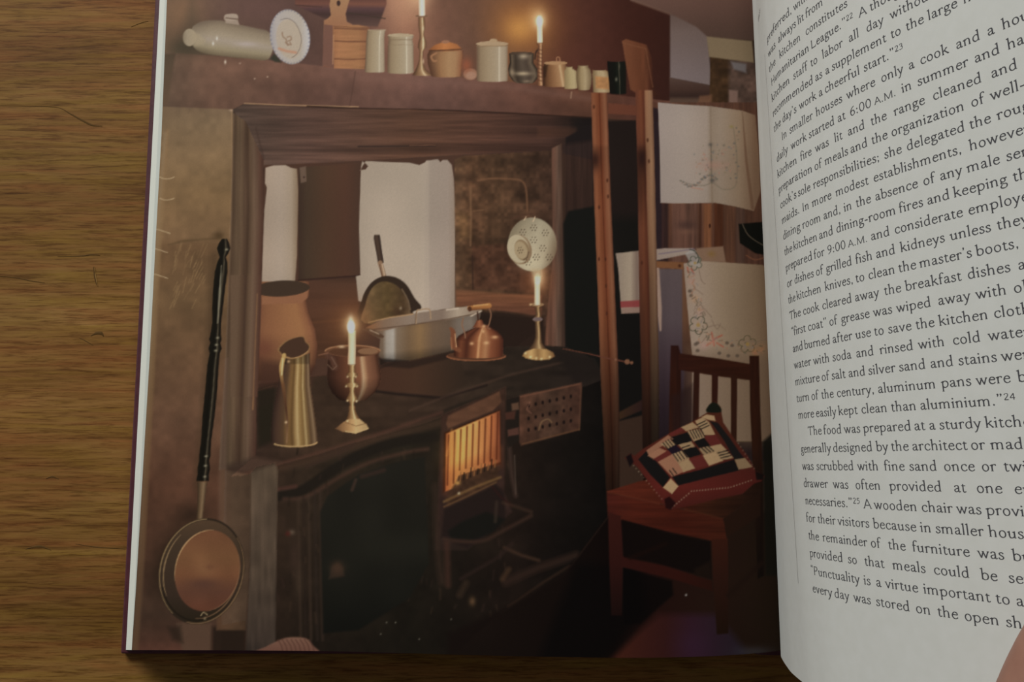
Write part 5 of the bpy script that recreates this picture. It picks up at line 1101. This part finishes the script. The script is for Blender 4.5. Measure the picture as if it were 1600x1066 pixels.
def text_line(i, words, starts, y=None, em=None):
    e0 = EM if em is None else em
    v, f = [], []
    y0 = line_y(i) if y is None else y
    ss = [s_at(q, i) for q in starts]
    for n_, wd in enumerate(words):
        gs = glyphs(wd); nat = sum(GL[c].w * k for c, k, _ in gs) * e0 / 1000
        s = ss[n_]; kx = 1.0
        if n_ + 1 < len(ss):
            room = ss[n_ + 1] - s - 0.16 * e0; kx = max(0.7, min(np.interp(s + nat / 2, KERN_S, KERN_K), room / nat))
        else: kx = np.interp(s + nat / 2, KERN_S, KERN_K)
        for c, k, up in gs:
            G = GL[c]; o = len(v)
            for gx, gy in G.v: v.append((s + gx * k * kx * e0 / 1000, (gy * k + up) * VS * e0 / 1000))
            f += [tuple(q + o for q in t) for t in G.f]
            s += G.w * k * kx * e0 / 1000
    v = np.array(v); P = leaf(v[:, 0], y0 + MSLOPE * (v[:, 0] - S35 - 0.02) + v[:, 1], 0.00006)
    return mesh_obj('text_line', P, f, M_text, text_page, smooth=False)
LINES = {
 1: ('preferred, with', [1199, 1240]),
 2: ('was always lit from', [1200.5, 1216, 1246.5, 1259]),
 3: ('the kitchen constitutes', [1202, 1218, 1259]),
 4: ('Humanitarian League.”^22 A though', [1205.4, 1267, 1341.5, 1359.4]),
 5: ('kitchen staff to labor all day without', [1206, 1239.8, 1266.7, 1285, 1326.4, 1354, 1391]),
 6: ('recommended as a supplement to the large h', [1208, 1274, 1290, 1300, 1392, 1415.8, 1450, 1505]),
 7: ('the day’s work a cheerful start.”^23', [1209.5, 1223, 1249, 1279.6, 1289, 1349.8]),
 8: ('In smaller houses where only a cook and a hous', [1221.5, 1234, 1275, 1323, 1377, 1420, 1438, 1494, 1543, 1566]),
 9: ('daily work started at 6:00 ~A.M. in summer and had', [1214, 1236, 1264, 1309, 1328, 1366, 1409, 1434, 1523, 1574]),
 10: ('kitchen fire was lit and the range cleaned and', [1215, 1250.8, 1274, 1304, 1325, 1360.8, 1397, 1457.8, 1549]),
 11: ('preparation of meals and the organization of well-', [1217, 1272.8, 1289, 1329, 1362, 1393, 1517.5, 1547.8]),
 12: ('cook’s sole responsibilities; she delegated the rough', [1219.5, 1247, 1271, 1382, 1417, 1515, 1558]),
 13: ('maids. In more modest establishments, however', [1222, 1253.5, 1269, 1306, 1365, 1514.8]),
 14: ('dining room and, in the absence of any male serv', [1224, 1254, 1287, 1318.7, 1337.6, 1367.8, 1442.7, 1469, 1511, 1572.5]),
 15: ('the kitchen and dining-room fires and keeping the', [1226, 1240, 1280, 1307, 1405, 1449, 1490, 1583]),
 16: ('prepared for 9:00 ~A.M. and considerate employe', [1228, 1272, 1293, 1325, 1361, 1398, 1513]),
 17: ('or dishes of grilled fish and kidneys unless they', [1230, 1241.7, 1275, 1291, 1337, 1369, 1407, 1484.7, 1558]),
 18: ('the kitchen knives, to clean the master’s boots,', [1232, 1245, 1289, 1337, 1357, 1404, 1437, 1525]),
 19: ('The cook cleared away the breakfast dishes and', [1233.8, 1255, 1285, 1336, 1381.7, 1414.6, 1512, 1591]),
 20: ('“first coat” of grease was wiped away with old', [1236.5, 1262.7, 1296, 1314.5, 1364.7, 1401, 1466, 1525, 1584]),
 21: ('and burned after use to save the kitchen cloth', [1239, 1257, 1301, 1337, 1366, 1388, 1431, 1467, 1553]),
 22: ('water with soda and rinsed with cold water', [1241, 1271, 1301, 1338, 1374.8, 1435, 1488.8, 1544.5]),
 23: ('mixture of salt and silver sand and stains were', [1243, 1284, 1299.6, 1326, 1357, 1405, 1454, 1497.7, 1564.8]),
 24: ('turn of the century, aluminum pans were b', [1245, 1268, 1283.6, 1307.7, 1372, 1471, 1525.5, 1590]),
 25: ('more easily kept clean than aluminium.”^24', [1247.6, 1275, 1310, 1346, 1392.5, 1438]),
 26: ('The food was prepared at a sturdy kitchen', [1262.8, 1287, 1319, 1349, 1428.7, 1452, 1468, 1539.5]),
 27: ('generally designed by the architect or made', [1252, 1301.8, 1369, 1392.5, 1425.5, 1517, 1548]),
 28: ('was scrubbed with fine sand once or twice', [1253.7, 1276, 1340, 1381.6, 1421, 1474.9, 1533.9, 1568.6]),
 29: ('drawer was often provided at one end', [1256, 1301.8, 1336.8, 1390, 1490.6, 1526, 1585]),
 30: ('necessaries.”^25 A wooden chair was provided', [1258.7, 1349, 1366, 1440, 1495, 1541]),
 31: ('for their visitors because in smaller houses', [1260, 1278, 1309, 1364.5, 1438, 1462, 1545]),
 32: ('the remainder of the furniture was bu', [1263.6, 1285.6, 1360.6, 1388, 1425.7, 1528, 1582]),
 33: ('provided so that meals could be ser', [1265.7, 1325, 1351, 1394.8, 1459, 1532.7, 1576]),
 34: ('“Punctuality is a virtue important to a', [1267, 1349.8, 1369, 1383.5, 1443, 1556, 1588]),
 35: ('every day was stored on the open she', [1270, 1304, 1334, 1369, 1431, 1465, 1507, 1572]),
}
for i, (t, st_) in LINES.items(): text_line(i, t.split(' '), st_)
# caption beside the column, and the thin rule between
s_rule = s_at(1244.5, 33)
yr = np.linspace(line_y(35) + 0.001, line_y(2) + 0.0035, 40)
a_ = leaf(np.full(40, s_rule - 0.00009), yr, 0.00006); b_ = leaf(np.full(40, s_rule + 0.00009), yr, 0.00006)
mesh_obj('column_rule', np.concatenate([a_, b_]), [(k, 40 + k, 41 + k, k + 1) for k in range(39)], M_rule, text_page, smooth=False)


# caption in the outer margin, left of the rule: only its last letters show past the fold
def margin_text(words, s0, y0, em):
    v, f = [], []; s = s0
    for wd in words:
        for c, k, up in glyphs(wd):
            G = GL[c]; o = len(v)
            v += [(s + gx * em / 1000, gy * VS * em / 1000) for gx, gy in G.v]; f += [tuple(q + o for q in t) for t in G.f]
            s += G.w * em / 1000
        s += 0.26 * em
    v = np.array(v); P = leaf(v[:, 0], y0 + v[:, 1], 0.00006)
    return mesh_obj('text_line', P, f, M_text, text_page, smooth=False)
margin_text(['and', 's'], 0.0425, 0.1385, 0.0036)

# ---------------------------------------------------------------- hand holding the lower edge of the lifted page
def leaf_frame(s, Y):
    p = leaf(s, Y); t = leaf(s + 0.002, Y) - leaf(s - 0.002, Y); t /= np.linalg.norm(t)
    y = np.array([0, 1.0, 0]); n_ = np.cross(t, y); n_ = n_ if n_[2] > 0 else -n_
    return p, t, y, n_
def solve_leaf(px_, py_):
    """leaf coordinates seen at a pixel"""
    s, Y = 0.14, -0.05
    for _ in range(40):
        def pr(a_, b_):
            q = leaf(a_, b_); return np.array(project(q[0], q[1], q[2]))
        e = 1e-5; f0 = pr(s, Y); J = np.stack([(pr(s + e, Y) - f0) / e, (pr(s, Y + e) - f0) / e], 1)
        d = np.linalg.solve(J, np.array([px_, py_]) - f0); s += float(np.clip(d[0], -0.01, 0.01)); Y += float(np.clip(d[1], -0.01, 0.01))
    return s, Y
sE, yE = solve_leaf(1611, 1043)          # a point on the visible edge of the thumb
O_, T_, Yv_, N_ = leaf_frame(sE, yE)
def loc(a_, b_, c_): return O_ + T_ * a_ + Yv_ * b_ + N_ * c_
hv, hf = [], []
def tube(pts, radii, seg=18, flat=1.0):
    """tapered limb: rings along a smoothed axis, closed by rounded ends"""
    P = catmull(pts, 6); R = np.interp(np.linspace(0, 1, len(P)), np.linspace(0, 1, len(radii)), radii)
    d0 = P[0] - P[1]; d0 /= np.linalg.norm(d0); d1 = P[-1] - P[-2]; d1 /= np.linalg.norm(d1)
    ax, rr = [], []
    for k in (0.98, 0.85, 0.6, 0.3): ax.append(P[0] + d0 * R[0] * k); rr.append(R[0] * math.sqrt(1 - k * k))
    ax += list(P); rr += list(R)
    for k in (0.3, 0.6, 0.85, 0.98): ax.append(P[-1] + d1 * R[-1] * k); rr.append(R[-1] * math.sqrt(1 - k * k))
    ax = np.array(ax); Tn = np.gradient(ax, axis=0); Tn /= np.linalg.norm(Tn, axis=1)[:, None]
    b0 = len(hv)
    for p_, t_, r_ in zip(ax, Tn, rr):
        u_ = np.cross(t_, N_); u_ /= np.linalg.norm(u_) + 1e-9; w_ = np.cross(u_, t_)
        for k in range(seg):
            q = 2 * math.pi * k / seg; hv.append(p_ + r_ * (math.cos(q) * u_ + math.sin(q) * w_ * flat))
    m = len(ax)
    for i in range(m - 1):
        for k in range(seg): hf.append((b0 + i * seg + k, b0 + i * seg + (k + 1) % seg, b0 + (i + 1) * seg + (k + 1) % seg, b0 + (i + 1) * seg + k))
    hf.append(tuple(b0 + k for k in range(seg))[::-1]); hf.append(tuple(b0 + (m - 1) * seg + k for k in range(seg)))
dv = np.array([0.50, 0.866]); nv = np.array([0.866, -0.50])          # thumb direction and its right-hand side, in (T, Y)
def th(l, off, c_): q = dv * l + nv * off; return loc(q[0], q[1], c_)
tube([th(-0.060, 0.030, -0.016), th(-0.030, 0.017, 0.004), th(-0.004, 0.0105, 0.0092), th(0.020, 0.0095, 0.0088), th(0.036, 0.0098, 0.0080)], [0.0155, 0.0135, 0.0102, 0.0100, 0.0074])
kn = [(0.030, -0.052), (0.052, -0.050), (0.072, -0.053), (0.090, -0.060)]
fl = [(0.030, 0.026, 0.019), (0.033, 0.029, 0.020), (0.031, 0.027, 0.019), (0.025, 0.020, 0.016)]
for (a_, b_), (l1, l2, l3), r_ in zip(kn, fl, (0.0092, 0.0094, 0.0088, 0.0078)):
    tube([loc(a_, b_, -0.034), loc(a_ - 0.001, b_ + l1 * 0.9, -0.030), loc(a_ - 0.002, b_ + l1 + l2 * 0.85, -0.020), loc(a_ - 0.003, b_ + l1 + l2 + l3 * 0.75, -0.012 - r_ * 0.25)], [r_ * 1.25, r_ * 1.08, r_, r_ * 0.78])
    tube([loc(0.056, -0.135, -0.040), loc(0.056 * 0.5 + a_ * 0.5, -0.100, -0.039), loc(a_, b_ - 0.006, -0.035)], [0.0185, 0.0165, 0.0125])
tube([loc(0.050, -0.132, -0.038), loc(0.040, -0.105, -0.030), th(-0.056, 0.029, -0.014)], [0.019, 0.019, 0.0155])
tube([loc(0.055, -0.120, -0.040), loc(0.056, -0.160, -0.042), loc(0.060, -0.24, -0.050), loc(0.066, -0.36, -0.062)], [0.022, 0.0235, 0.033, 0.038], 24, 0.8)
M_skin = noisy_material('skin', (150, 110, 94), (162, 121, 104), 160, 0.5, 0.3, 0.15)
M_nail = material('thumb_nail', (206, 164, 148), 0.35, 0.4)
raw = mesh_obj('hand', hv, hf, M_skin)
rm = raw.modifiers.new('remesh', 'REMESH'); rm.mode = 'VOXEL'; rm.voxel_size = 0.0014
sm_ = raw.modifiers.new('smooth', 'SMOOTH'); sm_.factor = 0.5; sm_.iterations = 8
bpy.context.view_layer.update()
dg = bpy.context.evaluated_depsgraph_get()
baked = bpy.data.meshes.new_from_object(raw.evaluated_get(dg)); old = raw.data
raw.modifiers.clear(); raw.data = baked; bpy.data.meshes.remove(old); baked.name = 'hand'
baked.polygons.foreach_set('use_smooth', [True] * len(baked.polygons))
hand = raw; hand['label'] = 'bare hand whose thumb presses the lower corner of the text page'; hand['category'] = 'hand'
# thumb nail
nvv, nff = [], []
for i in range(7):
    for j in range(7):
        l = 0.027 + 0.0135 * i / 6; q = math.radians(-52 + 104 * j / 6)
        rad = 0.0098 - 0.0022 * (i / 6) ** 2; cc = 0.0085
        nvv.append(th(l, 0.0096 + rad * 0.92 * math.sin(q), cc + rad * math.cos(q) * 0.98))
for i in range(6):
    for j in range(6): nff.append((i * 7 + j, i * 7 + j + 1, (i + 1) * 7 + j + 1, (i + 1) * 7 + j))
mesh_obj('thumb_nail', nvv, nff, M_nail, hand, label='pale thumb nail')
# sleeve cuff at the forearm
sv, sf = [], []
ring = [(0.058, -0.225, -0.048, 0.040), (0.060, -0.25, -0.051, 0.043), (0.063, -0.30, -0.056, 0.047), (0.067, -0.38, -0.064, 0.050), (0.069, -0.42, -0.068, 0.051)]
for r_in in (0, 1):
    for a_, b_, c_, r_ in (ring if not r_in else ring[::-1]):
        for k in range(28):
            q = 2 * math.pi * k / 28; rr_ = r_ - 0.003 * r_in
            sv.append(loc(a_ + rr_ * math.cos(q), b_, c_ + rr_ * 0.85 * math.sin(q)))
mm = len(ring) * 2
for i in range(mm):
    for k in range(28): sf.append((i * 28 + k, i * 28 + (k + 1) % 28, ((i + 1) % mm) * 28 + (k + 1) % 28, ((i + 1) % mm) * 28 + k))
mesh_obj('sleeve', sv, sf, noisy_material('sleeve_cloth', (66, 70, 84), (78, 82, 96), 400, 0.9, 0.1, 0.3), hand, label='dark sleeve')
